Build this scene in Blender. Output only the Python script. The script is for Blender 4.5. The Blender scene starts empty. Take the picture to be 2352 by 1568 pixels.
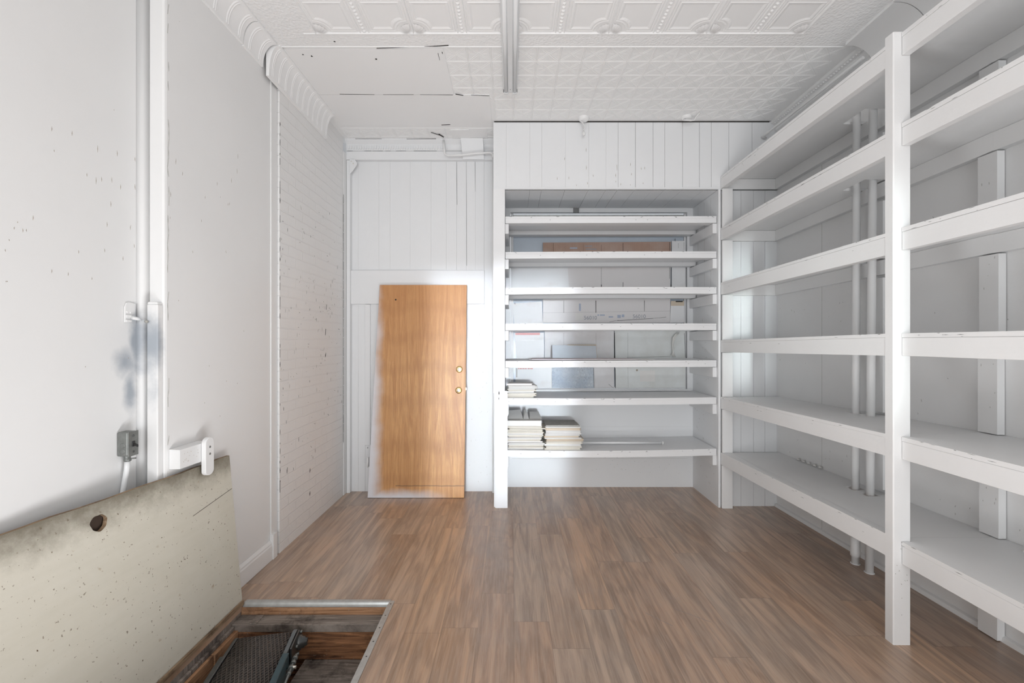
import bpy, bmesh, math, random
from mathutils import Vector, Matrix
random.seed(7)
sc = bpy.context.scene
COL = sc.collection
PI = math.pi
# ------------------------------------------------------------------ camera
EYE = 1.45
cam = bpy.data.cameras.new('camera'); co = bpy.data.objects.new('camera', cam); COL.objects.link(co)
co.location = (0, 0, EYE); co.rotation_euler = (PI/2, 0, 0)
cam.sensor_width = 36; cam.lens = 1000/2352*36; cam.clip_start = .05
sc.camera = co
# ------------------------------------------------------------------ light
sc.view_settings.view_transform = 'Standard'; sc.view_settings.look = 'None'
sc.view_settings.gamma = 1; sc.view_settings.exposure = 0.03
sc.view_settings.use_curve_mapping = False
w = bpy.data.worlds.new('world'); sc.world = w; w.use_nodes = True
w.node_tree.nodes['Background'].inputs[0].default_value = (.93, .96, 1, 1)
w.node_tree.nodes['Background'].inputs[1].default_value = 1.25
def area(name, loc, target, sx, sy, energy, color=(1, 1, 1), spread=180):
    l = bpy.data.lights.new(name, 'AREA'); l.shape = 'RECTANGLE'; l.size = sx; l.size_y = sy
    l.energy = energy; l.color = color; l.spread = math.radians(spread)
    o = bpy.data.objects.new(name, l); COL.objects.link(o); o.location = loc
    o.rotation_euler = (Vector(target)-Vector(loc)).to_track_quat('-Z', 'Y').to_euler()
    return o
area('storefront_daylight', (-.3, -6.9, 1.3), (.1, 4, 1.1), 3.6, 2.4, 180, (.95, .98, 1))
area('doorway_daylight', (.0, -2.6, 1.15), (-.12, 4.2, 1.05), 1.32, 2.1, 4.8, (.84, .92, 1), 3)
# unseen overhead fill added behind the camera to even out the room light
area('ceiling_fill_light', (.25, -1.9, 3.33), (.25, -1.9, 0), 2.6, 3.6, 10, (1, .995, .98))
# soft light coming up from low in the room (the shadows of the switch box and the block fall upwards)
area('floor_level_light', (-.10, 1.12, .14), (-.1, 1.5, 3.37), 1.4, .5, 30, (.97, .985, 1))
area('upward_fill_light', (.30, .2, .70), (.30, 2.1, 3.37), 1.8, 1.0, 9, (.97, .985, 1), 150)  # extra upward fill lamp, added to brighten the ceiling and upper walls
area('side_daylight', (1.02, -2.6, 1.6), (2.03, 3.836, 1.66), .12, 1.1, .55, (.86, .97, .97), 5)

# ------------------------------------------------------------------ helpers
def px(x, y, d): return Vector(((x-1176)*d/1000, d, EYE-(y-784)*d/1000))
def on_x(x, y, X):
    d = X*1000/(x-1176); return Vector((X, d, EYE-(y-784)*d/1000))
def on_z(x, y, Z):
    d = (EYE-Z)*1000/(y-784); return Vector(((x-1176)*d/1000, d, Z))
def XR(d): return 2.332+(3.836-d)*.031

class MB:
    def __init__(s): s.v = []; s.f = []; s.m = []; s.sm = []
    def add(s, vs, fs, mi=0, smooth=False):
        b = len(s.v); s.v += [Vector(v) for v in vs]
        for f in fs: s.f.append([b+i for i in f]); s.m.append(mi); s.sm.append(smooth)
    def box(s, x0, x1, y0, y1, z0, z1, mi=0):
        if x0 > x1: x0, x1 = x1, x0
        if y0 > y1: y0, y1 = y1, y0
        s.hexa([(x0,y0,z0),(x1,y0,z0),(x1,y1,z0),(x0,y1,z0),(x0,y0,z1),(x1,y0,z1),(x1,y1,z1),(x0,y1,z1)], mi)
        return s
    def hexa(s, p, mi=0):   # 4 bottom ccw, 4 top
        s.add(p, [(3,2,1,0),(4,5,6,7),(0,1,5,4),(1,2,6,5),(2,3,7,6),(3,0,4,7)], mi); return s
    def prism(s, poly, axis, a, b, mi=0, smooth=False):
        # poly of 2D points extruded along axis from a to b
        def mk(p, t):
            if axis == 'y': return (p[0], t, p[1])
            if axis == 'x': return (t, p[0], p[1])
            return (p[0], p[1], t)
        n = len(poly); vs = [mk(p, a) for p in poly]+[mk(p, b) for p in poly]
        s.add(vs, [tuple(range(n)), tuple(range(2*n-1, n-1, -1))], mi)
        b0 = len(s.v)-2*n
        for i in range(n):
            j = (i+1) % n; s.f.append([b0+i, b0+n+i, b0+n+j, b0+j]); s.m.append(mi); s.sm.append(smooth)
        return s
    def tube(s, pts, r, n=12, mi=0, caps=True, twist=0):
        pts = [Vector(p) for p in pts]; rs = r if isinstance(r, (list, tuple)) else [r]*len(pts)
        b = len(s.v); up = None
        for i, p in enumerate(pts):
            t = (pts[min(i+1, len(pts)-1)]-pts[max(i-1, 0)]).normalized()
            if up is None:
                up = Vector((0, 0, 1)) if abs(t.z) < .9 else Vector((1, 0, 0))
            a = t.cross(up).normalized(); c = a.cross(t).normalized(); up = c
            for k in range(n):
                q = 2*PI*k/n+twist*i; s.v.append(p+(a*math.cos(q)+c*math.sin(q))*rs[i])
        for i in range(len(pts)-1):
            for k in range(n):
                k2 = (k+1) % n
                s.f.append([b+i*n+k, b+i*n+k2, b+(i+1)*n+k2, b+(i+1)*n+k]); s.m.append(mi); s.sm.append(True)
        if caps:
            s.f.append([b+k for k in range(n)][::-1]); s.m.append(mi); s.sm.append(False)
            s.f.append([b+(len(pts)-1)*n+k for k in range(n)]); s.m.append(mi); s.sm.append(False)
        return s
    def lathe(s, c, axis, prof, n=24, mi=0):
        # prof: (radius, along) about axis through c
        ax = Vector(axis).normalized(); u = ax.orthogonal().normalized(); v = ax.cross(u); c = Vector(c)
        b = len(s.v)
        for r, t in prof:
            for k in range(n):
                q = 2*PI*k/n; s.v.append(c+ax*t+(u*math.cos(q)+v*math.sin(q))*max(r, 1e-5))
        for i in range(len(prof)-1):
            for k in range(n):
                k2 = (k+1) % n
                s.f.append([b+i*n+k, b+i*n+k2, b+(i+1)*n+k2, b+(i+1)*n+k]); s.m.append(mi); s.sm.append(True)
        return s
    def fleck(s, p, q, wd, nrm, mi=1, lift=.0012):
        # a thin dark chip or crack lying on a surface from p to q
        p = Vector(p); q = Vector(q); nrm = Vector(nrm); d = (q-p)
        if d.length < 1e-6: return s
        side = d.cross(nrm).normalized()*wd/2; mid = (p+q)/2+side*random.uniform(-.8, .8)
        L = nrm*lift
        if d.length > .045 and wd > .0005:     # long open joint: a narrow strip with uneven ends
            a_, b_ = random.uniform(.25, .6), random.uniform(.25, .6)
            top = [p+side*a_+L, q+side*b_+L, q-side*b_+L, p-side*a_+L]
        else: top = [p+L, mid+side*.9+L, q+L, mid-side*.9+L]
        bot = [t-L*1.5 for t in top]
        s.hexa(bot+top, mi); return s
    def build(s, name, mats, parent=None, bevel=0, kind=None, loc=None, smooth=False):
        if not isinstance(mats, (list, tuple)): mats = [mats]
        me = bpy.data.meshes.new(name)
        if loc is None:
            if parent: loc = parent.location if not parent.parent else parent.matrix_world.translation
            else:
                xs = [v.x for v in s.v]; ys = [v.y for v in s.v]; zs = [v.z for v in s.v]
                loc = Vector(((min(xs)+max(xs))/2, (min(ys)+max(ys))/2, min(zs)))
        if parent: loc = world_loc(parent)
        loc = Vector(loc)
        me.from_pydata([v-loc for v in s.v], [], s.f)
        for i, p in enumerate(me.polygons): p.material_index = s.m[i]; p.use_smooth = s.sm[i] or smooth
        for m in mats: me.materials.append(m)
        me.validate()
        bm = bmesh.new(); bm.from_mesh(me); bmesh.ops.recalc_face_normals(bm, faces=bm.faces); bm.to_mesh(me); bm.free()
        o = bpy.data.objects.new(name, me); COL.objects.link(o)
        if parent: o.parent = parent
        else: o.location = loc
        if bevel:
            b = o.modifiers.new('bevel', 'BEVEL'); b.width = bevel; b.segments = 2; b.limit_method = 'ANGLE'; b.angle_limit = math.radians(50)
        if kind: o['kind'] = kind
        return o
def world_loc(o):
    l = Vector(o.location)
    while o.parent: o = o.parent; l += Vector(o.location)
    return l
def empty(name, loc, label, cat, group=None):
    o = bpy.data.objects.new(name, None); COL.objects.link(o); o.location = loc; o.empty_display_size = .1
    return tag(o, label, cat, group)
def tag(o, label, cat, group=None):
    o['label'] = label; o['category'] = cat
    if group: o['group'] = group
    return o
def BX(*a): return MB().box(*a)

# ------------------------------------------------------------------ materials
class NT:
    def __init__(s, name, rough=.5, spec=.5, metal=0):
        s.mat = bpy.data.materials.new(name); s.mat.use_nodes = True; s.t = s.mat.node_tree; s.n = s.t.nodes
        s.b = s.n['Principled BSDF']; s.b.inputs['Roughness'].default_value = rough
        s.b.inputs['Specular IOR Level'].default_value = spec; s.b.inputs['Metallic'].default_value = metal
    def new(s, t, **k):
        n = s.n.new(t)
        for a, v in k.items(): setattr(n, a, v)
        return n
    def link(s, a, b): s.t.links.new(a, b)
    def val(s, inp, v):
        if hasattr(v, 'links'): s.link(v, inp)
        else: inp.default_value = v
    def pos(s): return s.new('ShaderNodeNewGeometry').outputs['Position']
    def obj(s): return s.new('ShaderNodeTexCoord').outputs['Object']
    def mapping(s, v, sc=(1,1,1), loc=(0,0,0), rot=(0,0,0)):
        m = s.new('ShaderNodeMapping'); s.link(v, m.inputs[0]); m.inputs['Scale'].default_value = sc
        m.inputs['Location'].default_value = loc; m.inputs['Rotation'].default_value = rot; return m.outputs[0]
    def noise(s, v, scale=5, detail=3, rough=.5, dist=0):
        n = s.new('ShaderNodeTexNoise'); s.link(v, n.inputs['Vector']); n.inputs['Scale'].default_value = scale
        n.inputs['Detail'].default_value = detail; n.inputs['Roughness'].default_value = rough; n.inputs['Distortion'].default_value = dist
        return n.outputs[0]
    def math(s, op, a, b=0, c=None, clamp=False):
        n = s.new('ShaderNodeMath', operation=op, use_clamp=clamp); s.val(n.inputs[0], a); s.val(n.inputs[1], b)
        if c is not None: s.val(n.inputs[2], c)
        return n.outputs[0]
    def sep(s, v):
        n = s.new('ShaderNodeSeparateXYZ'); s.link(v, n.inputs[0]); return n.outputs
    def comb(s, x, y, z):
        n = s.new('ShaderNodeCombineXYZ'); s.val(n.inputs[0], x); s.val(n.inputs[1], y); s.val(n.inputs[2], z); return n.outputs[0]
    def ramp(s, f, stops):
        n = s.new('ShaderNodeValToRGB'); s.link(f, n.inputs[0]); e = n.color_ramp.elements
        while len(e) < len(stops): e.new(.5)
        for i, (p, c) in enumerate(stops):
            e[i].position = p; e[i].color = (c if len(c) == 4 else (*c, 1)) if isinstance(c, tuple) else (c, c, c, 1)
        return n.outputs[0]
    def step(s, f, a, b):
        n = s.new('ShaderNodeMapRange'); n.interpolation_type = 'SMOOTHSTEP'; s.link(f, n.inputs[0])
        n.inputs[1].default_value = a; n.inputs[2].default_value = b; return n.outputs[0]
    def mix(s, f, a, b, mode='MIX'):
        n = s.new('ShaderNodeMix', data_type='RGBA', blend_type=mode); s.val(n.inputs[0], f)
        s.val(n.inputs[6], (*a, 1) if isinstance(a, tuple) and len(a) == 3 else a)
        s.val(n.inputs[7], (*b, 1) if isinstance(b, tuple) and len(b) == 3 else b); return n.outputs[2]
    def bump(s, h, strength=.3, dist=.002, nrm=None):
        n = s.new('ShaderNodeBump'); n.inputs['Strength'].default_value = strength; n.inputs['Distance'].default_value = dist
        s.link(h, n.inputs['Height'])
        if nrm is not None: s.link(nrm, n.inputs['Normal'])
        s.link(n.outputs[0], s.b.inputs['Normal']); return n.outputs[0]
    def color(s, c):
        i = s.b.inputs['Base Color']
        if hasattr(c, 'links'): s.link(c, i)
        else: i.default_value = (*c, 1)
        return s.mat
def flat(name, c, rough=.5, spec=.5, metal=0, var=.12, scale=20):
    t = NT(name, rough, spec, metal); n = t.noise(t.obj(), scale, 4)
    return t.color(t.mix(n, tuple(k*(1-var) for k in c), tuple(min(1, k*(1+var)) for k in c)))
def paint(name, c=(.8, .8, .8), rough=.5, bump=.12, bs=60, dirt=.06, spec=.35, smudge=False, brick=False, hammer=False, grain=None):
    t = NT(name, rough, spec); P = t.pos()
    n1 = t.noise(P, 1.3, 4, .6); n2 = t.noise(P, 9, 5, .65)
    base = t.mix(t.ramp(n1, [(.35, 0.), (.7, 1.)]), tuple(k*(1-dirt) for k in c), c)
    sp = t.ramp(n2, [(.66, 0.), (.78, 1.)])
    base = t.mix(t.math('MULTIPLY', sp, .5*dirt/.06*.12), base, (.55, .50, .43))
    h = t.noise(P, bs, 3)
    nrm = t.bump(h, bump, .004)
    if grain:
        g = t.noise(t.mapping(P, grain), 1, 3); nrm = t.bump(g, .25, .002, nrm)
    if hammer:
        v = t.new('ShaderNodeTexVoronoi'); v.inputs['Scale'].default_value = 62; t.link(P, v.inputs['Vector'])
        nrm = t.bump(v.outputs['Distance'], .7, .004, nrm)
    if brick:
        X, Y, Z = t.sep(P); b = t.new('ShaderNodeTexBrick'); nn = t.noise(P, 5, 2)
        yy = t.math('ADD', Y, t.math('MULTIPLY', nn, .03)); zz = t.math('ADD', Z, t.math('MULTIPLY', nn, .022))
        t.link(t.comb(yy, zz, 0), b.inputs['Vector']); b.inputs['Scale'].default_value = 1
        b.inputs['Brick Width'].default_value = .215; b.inputs['Row Height'].default_value = .074
        b.inputs['Mortar Size'].default_value = .005; b.inputs['Mortar Smooth'].default_value = .6
        b.inputs['Color1'].default_value = b.inputs['Color2'].default_value = (1, 1, 1, 1); b.inputs['Mortar'].default_value = (0, 0, 0, 1)
        nrm = t.bump(b.outputs['Color'], .55, .004, nrm)
        nrm = t.bump(t.noise(P, 26, 4, .7), .5, .004, nrm)
    if smudge:
        X, Y, Z = t.sep(P); q = t.noise(P, 9, 4, .6)
        def blob(cy, cz, ry, rz):
            a = t.math('POWER', t.math('DIVIDE', t.math('SUBTRACT', Y, cy), ry), 2)
            b_ = t.math('POWER', t.math('DIVIDE', t.math('SUBTRACT', Z, cz), rz), 2)
            return t.math('ADD', t.math('SQRT', t.math('ADD', a, b_)), t.math('MULTIPLY', q, 1.2))
        m = t.math('MINIMUM', blob(1.985, 1.44, .045, .17), t.math('MINIMUM', blob(1.93, 1.36, .075, .09), blob(1.955, 1.24, .04, .13)))
        m = t.step(m, 1.75, .75)
        base = t.mix(t.math('MULTIPLY', m, .9), base, (.36, .40, .45))
    return t.color(base)
M = {}
M['wall'] = paint('white_plaster', (.87, .87, .868), .45, .10, 40, .03, smudge=True)
M['brick'] = paint('white_brick', (.89, .885, .88), .42, .1, 60, .04, brick=True)
M['board'] = paint('white_board_wall', (.85, .86, .872), .5, .08, 50, .03, grain=(40, 40, 2))
M['ceil'] = paint('white_tin', (.925, .925, .925), .4, .05, 30, .02)
M['hammer'] = paint('white_hammered_tin', (.925, .925, .925), .4, .05, 30, .02, hammer=True)
M['shelf'] = paint('white_shelf_paint', (.87, .87, .87), .42, .10, 70, .06, grain=(30, 3, 60))
M['nshelf'] = paint('white_niche_shelf', (.87, .875, .885), .42, .10, 70, .06, grain=(3, 30, 60))
M['pipe'] = paint('white_pipe_paint', (.87, .87, .87), .35, .1, 90, .06)
M['crack'] = flat('dark_crack', (.045, .043, .04), .9, .1)
M['brown_fleck'] = flat('dark_brown_fleck', (.16, .11, .07), .9, .1)
M['chip'] = flat('brown_chip', (.42, .37, .31), .9, .1)
M['grey_metal'] = flat('grey_galvanised', (.25, .26, .25), .45, .5, .7, .3, 40)
M['alu'] = flat('aluminium_strip', (.55, .56, .55), .42, .5, .75, .25, 30)
M['dark_metal'] = flat('dark_steel', (.12, .125, .125), .35, .5, .8, .4, 30)
M['teal'] = flat('teal_steel', (.045, .085, .10), .35, .5, .3, .5, 12)
M['black'] = flat('black_plastic', (.02, .02, .02), .4)
M['brass'] = flat('brass', (.62, .47, .22), .3, .5, 1, .1)
M['chrome'] = flat('pale_metal', (.8, .78, .72), .22, .5, 1, .1)
M['tube'] = flat('white_tube', (.85, .86, .87), .12, .6, 0, .02)
M['fix'] = flat('white_enamel', (.78, .79, .80), .25, .5, 0, .03)
M['socket'] = flat('socket_grey', (.22, .22, .22), .5)
M['dust'] = flat('grey_dusty', (.42, .41, .38), .9, .1, 0, .3, 40)
def wood_floor():
    t = NT('brown_vinyl_plank', .33, .8); X, Y, Z = t.sep(t.pos())
    W, L = .182, 1.22
    r = t.math('FLOOR', t.math('DIVIDE', t.math('ADD', X, 10), W))
    wn = t.new('ShaderNodeTexWhiteNoise', noise_dimensions='1D'); t.link(r, wn.inputs['W'])
    yy = t.math('ADD', t.math('DIVIDE', Y, L), t.math('MULTIPLY', wn.outputs[0], 5.3))
    k = t.math('FLOOR', yy)
    w2 = t.new('ShaderNodeTexWhiteNoise', noise_dimensions='2D'); t.link(t.comb(r, k, 0), w2.inputs['Vector'])
    pid = w2.outputs[0]
    off = t.math('MULTIPLY', pid, 37.)
    cx = t.comb(t.math('ADD', X, off), t.math('ADD', Y, t.math('MULTIPLY', pid, 11.)), off)
    g1 = t.noise(t.mapping(cx, (13, .9, 1)), 1, 5, .55, 1.8)
    g2 = t.noise(t.mapping(cx, (120, 4.5, 1)), 1, 4, .7, 1.0)
    wv = t.new('ShaderNodeTexWave', wave_type='RINGS', rings_direction='X'); t.link(t.mapping(cx, (5., .55, 1)), wv.inputs['Vector'])
    wv.inputs['Scale'].default_value = 3.2; wv.inputs['Distortion'].default_value = 9; wv.inputs['Detail'].default_value = 3; wv.inputs['Detail Scale'].default_value = .6
    base = t.ramp(pid, [(0., (.47, .300, .198)), (.3, (.59, .375, .25)), (.6, (.56, .405, .30)), (.85, (.64, .395, .245)), (1., (.44, .31, .23))])
    dark = t.mix(.52, base, (.085, .054, .038))
    c = t.mix(t.ramp(g1, [(.38, 0.), (.62, 1.)]), dark, base)
    c = t.mix(t.math('MULTIPLY', t.ramp(wv.outputs[1], [(.0, 1.), (.30, 0.)]), .55), c, dark)
    c = t.mix(t.math('MULTIPLY', t.ramp(g2, [(.42, 0.), (.70, 1.)]), .42), c, (.60, .47, .37)); c = t.mix(t.math('MULTIPLY', t.ramp(g2, [(.25, 1.), (.45, 0.)]), .5), c, dark)
    # seams
    fx = t.math('FRACT', t.math('DIVIDE', t.math('ADD', X, 10), W)); fy = t.math('FRACT', yy)
    ex = t.math('MINIMUM', fx, t.math('SUBTRACT', 1, fx)); ey = t.math('MINIMUM', fy, t.math('SUBTRACT', 1, fy))
    sm = t.math('MAXIMUM', t.math('LESS_THAN', ex, .006), t.math('LESS_THAN', ey, .0010))
    c = t.mix(t.math('MULTIPLY', sm, .38), c, (.04, .025, .02))
    # pale dust
    d = t.noise(t.pos(), 2.2, 6, .7); c = t.mix(t.math('MULTIPLY', t.ramp(d, [(.45, 0.), (.8, 1.)]), .30), c, (.40, .36, .33))
    t.bump(t.math('ADD', g2, t.math('MULTIPLY', sm, -1.)), .18, .001); t.b.inputs['Coat Weight'].default_value = .45; t.b.inputs['Coat Roughness'].default_value = .24
    rr = t.math('ADD', .30, t.math('MULTIPLY', g2, .18)); t.link(rr, t.b.inputs['Roughness'])
    return t.color(c)
M['floor'] = wood_floor()
def old_wood(name, a, b, sc_, rough=.75):
    t = NT(name, rough, .3); P = t.pos(); g = t.noise(t.mapping(P, sc_), 1, 6, .65, 1.2); n = t.noise(P, 7, 5, .7)
    c = t.mix(t.ramp(g, [(.35, 0.), (.65, 1.)]), a, b)
    c = t.mix(t.ramp(n, [(.5, 0.), (.72, 1.)]), c, tuple(k*.3 for k in a))
    n2 = t.noise(P, 55, 3); c = t.mix(t.ramp(n2, [(.68, 0.), (.74, .6)]), c, (.35, .31, .27))
    t.bump(g, .5, .004); return t.color(c)
M['pit_wood'] = old_wood('old_stained_wood', (.085, .038, .020), (.46, .22, .105), (3, 3, 60))
M['pit_side'] = old_wood('orange_old_wood', (.24, .12, .06), (.56, .32, .18), (3, 3, 45))
M['pit_ledge'] = old_wood('dusty_grey_wood', (.13, .105, .09), (.36, .31, .27), (3, 40, 3))
def door_mat():
    t = NT('orange_veneer', .38, .45); P = t.obj(); X, Y, Z = t.sep(P)
    g = t.noise(t.mapping(P, (15, 5, .8)), 1, 6, .62, 2.2); f = t.noise(t.mapping(P, (170, 10, 9)), 1, 3, .6)
    wv = t.new('ShaderNodeTexWave', wave_type='RINGS', rings_direction='X'); t.link(t.mapping(P, (3.0, 1, .22), (-.35, 0, -.16)), wv.inputs['Vector'])
    wv.inputs['Scale'].default_value = 5; wv.inputs['Distortion'].default_value = 2.2; wv.inputs['Detail'].default_value = 2; wv.inputs['Detail Scale'].default_value = .5
    c = t.mix(t.ramp(g, [(.3, 0.), (.7, 1.)]), (.47, .215, .075), (.72, .40, .165))
    c = t.mix(t.math('MULTIPLY', t.ramp(wv.outputs[1], [(.0, 1.), (.45, 0.)]), .22), c, (.36, .16, .06))
    c = t.mix(t.math('MULTIPLY', t.ramp(f, [(.5, 0.), (.7, 1.)]), .28), c, (.26, .11, .045))
    # redder stain towards the top
    c = t.mix(t.math('MULTIPLY', t.step(Z, .9, 2.0), .35), c, (.50, .20, .06))
    # scuff line and wear near the bottom
    n = t.noise(P, 14, 4); ln = t.math('LESS_THAN', t.math('ABSOLUTE', t.math('SUBTRACT', t.math('ADD', Z, t.math('MULTIPLY', n, .012)), .118)), .005)
    xr = t.math('MULTIPLY', t.math('GREATER_THAN', X, -.19), .5); c = t.mix(t.math('MULTIPLY', ln, xr), c, (.08, .05, .04))
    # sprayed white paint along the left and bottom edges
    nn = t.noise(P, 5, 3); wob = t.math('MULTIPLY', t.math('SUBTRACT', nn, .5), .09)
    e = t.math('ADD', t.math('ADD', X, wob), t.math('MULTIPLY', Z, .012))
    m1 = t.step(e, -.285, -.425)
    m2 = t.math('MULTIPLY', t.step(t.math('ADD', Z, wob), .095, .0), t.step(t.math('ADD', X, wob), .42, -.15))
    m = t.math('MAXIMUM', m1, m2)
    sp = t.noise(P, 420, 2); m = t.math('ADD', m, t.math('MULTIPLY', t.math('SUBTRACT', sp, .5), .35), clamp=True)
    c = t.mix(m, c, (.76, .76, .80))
    return t.color(c)
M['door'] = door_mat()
def lid_mat():
    t = NT('beige_dirty_plywood', .7, .25); P = t.obj(); X, Y, Z = t.sep(P)
    n = t.noise(P, 3, 5, .65); c = t.mix(n, (.60, .56, .47), (.73, .695, .62))
    g = t.noise(t.mapping(P, (1, 2.5, 40), (0,0,0), (.35, 0, 0)), 1, 4); c = t.mix(t.math('MULTIPLY', g, .25), c, (.42, .40, .30))
    q = t.noise(P, 10, 6, .75)
    # dirt band along the top edge (in the paint, where hands have worn it)
    m = t.step(t.math('ADD', Z, t.math('MULTIPLY', q, .17)), .755, .93)
    c = t.mix(t.math('MULTIPLY', m, .88), c, (.14, .12, .085))
    bl = t.noise(P, 1.6, 5, .6); c = t.mix(t.math('MULTIPLY', t.ramp(bl, [(.45, 0.), (.7, 1.)]), .35), c, (.52, .50, .42)); s2 = t.noise(P, 65, 3, .6); c = t.mix(t.math('MULTIPLY', t.ramp(s2, [(.665, 0.), (.70, 1.)]), .75), c, (.16, .12, .08))
    s3 = t.noise(P, 26, 3); c = t.mix(t.ramp(s3, [(.70, 0.), (.78, .6)]), c, (.33, .22, .12))
    t.bump(g, .25, .002); return t.color(c)
M['lid'] = lid_mat()
M['lid_edge'] = old_wood('rough_ply_edge', (.16, .10, .06), (.42, .30, .19), (20, 3, 60))
def belt_mat():
    t = NT('black_diamond_belt', .42, .4); P = t.obj(); X, Y, Z = t.sep(P)
    a = t.math('SINE', t.math('MULTIPLY', t.math('ADD', X, t.math('MULTIPLY', Y, .6)), 330)); b = t.math('SINE', t.math('MULTIPLY', t.math('SUBTRACT', X, t.math('MULTIPLY', Y, .6)), 330))
    h = t.math('MAXIMUM', a, b); c = t.mix(t.ramp(h, [(.55, 0.), (.95, 1.)]), (.012, .011, .011), (.10, .085, .075))
    n = t.noise(P, 12, 5, .7); c = t.mix(t.ramp(n, [(.45, 0.), (.8, .45)]), c, (.16, .13, .11))
    t.bump(h, .6, .003); return t.color(c)
M['belt'] = belt_mat()
def carton(name, brown, white, amt, z0=None, z1=None, seed=0.):
    """cardboard with sprayed-on white paint; amt = how much paint, optional paint edge between heights z0..z1"""
    t = NT(name, .75, .2); P = t.obj(); X, Y, Z = t.sep(P)
    n = t.noise(t.mapping(P, (1, 1, 1), (seed, seed, 0)), 3.5, 4, .55)
    m = t.math('ADD', t.math('MULTIPLY', t.math('SUBTRACT', n, .5), 1.4), amt, clamp=True)
    if z0 is not None: m = t.math('MAXIMUM', t.math('MULTIPLY', m, .6), t.step(t.math('ADD', Z, t.math('MULTIPLY', n, .10)), z0, z1))
    f = t.noise(t.mapping(P, (90, 90, 2)), 1, 2)
    br = t.mix(f, tuple(k*.88 for k in brown), brown)
    t.bump(f, .2, .001); return t.color(t.mix(m, br, white))
WH = (.87, .875, .885)
M['paper'] = flat('cream_paper', (.80, .765, .69), .8, .2, 0, .06, 8)
M['paper_white'] = flat('white_paper', (.83, .82, .80), .8, .2, 0, .05, 8)
M['paper_tan'] = flat('tan_folder', (.72, .62, .50), .8, .2, 0, .08, 8)
M['ink'] = flat('grey_ink', (.38, .40, .45), .8, .1)
M['ink_blue'] = flat('blue_ink', (.48, .54, .66), .8, .1)
M['red_print'] = flat('pink_red_print', (.78, .45, .45), .8, .1)
M['glass_paint'] = flat('painted_over_glass', (.60, .67, .75), .3, .5, 0, .10, 6)
M['plastic'] = flat('pale_plastic', (.75, .75, .72), .25, .5, 0, .1)
TINTS = [M['paper'], M['paper_white'], M['paper_tan']]

# ------------------------------------------------------------------ setting
CE = 3.375; YB = -7.0
HX0, HX1, HY0, HY1 = -1.49, -.665, .95, 2.43      # hatch opening in the floor
m = MB()
for a in [(-1.85, 2.7, HY1, 4.5), (-1.85, 2.7, YB, HY0), (HX1, 2.7, HY0, HY1), (-1.85, HX0, HY0, HY1)]:
    m.box(a[0], a[1], a[2], a[3], -.035, 0)
for (x0, y0, x1, y1) in [(1550, 1398, 1632, 1428), (1483, 1407, 1545, 1437), (1095, 1307, 1118, 1293), (1196, 1246, 1240, 1236), (1130, 1232, 1180, 1238)]:
    m.fleck(on_z(x0, y0, 0), on_z(x1, y1, 0), .006, (0, 0, 1), 1, .0004)
m.build('floor', [M['floor'], flat('pale_scratch', (.32, .28, .26), .6)], kind='structure')

# ---- ceiling with pressed tin relief
m = MB()
m.box(-1.85, 2.7, YB, 4.6, CE, CE+.05)
# hammered frieze
F0, F1 = 2.715, 2.835
PX0, PX1 = -1.222, 1.818
m.box(-1.62, 2.3, F0, F1, CE-.006, CE+.001, 1)
m.box(-1.62, PX0, .6, F0, CE-.006, CE+.001, 1); m.box(PX1, 2.3, .6, F0, CE-.006, CE+.001, 1)
def rib(p, q, wd, h, mi=0):
    p = Vector(p); q = Vector(q); d = (q-p).normalized(); s_ = Vector((-d.y, d.x, 0))*wd/2; z = Vector((0, 0, CE)); dn = Vector((0, 0, -h))
    p = Vector((p.x, p.y, CE)); q = Vector((q.x, q.y, CE))
    a = [p+s_, p+s_*.35+dn, p-s_*.35+dn, p-s_]; b = [q+s_, q+s_*.35+dn, q-s_*.35+dn, q-s_]
    m.add(a+b, [(0, 1, 5, 4), (1, 2, 6, 5), (2, 3, 7, 6), (0, 3, 2, 1), (4, 5, 6, 7)], mi, False)
def loopring(loops, mi=0):
    n = len(loops[0]); b = len(m.v)
    for L in loops: m.v += [Vector(v) for v in L]
    for i in range(len(loops)-1):
        for k in range(n):
            k2 = (k+1) % n; m.f.append([b+i*n+k, b+i*n+k2, b+(i+1)*n+k2, b+(i+1)*n+k]); m.m.append(mi); m.sm.append(False)
    m.f.append([b+(len(loops)-1)*n+k for k in range(n)]); m.m.append(mi); m.sm.append(False)
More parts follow.
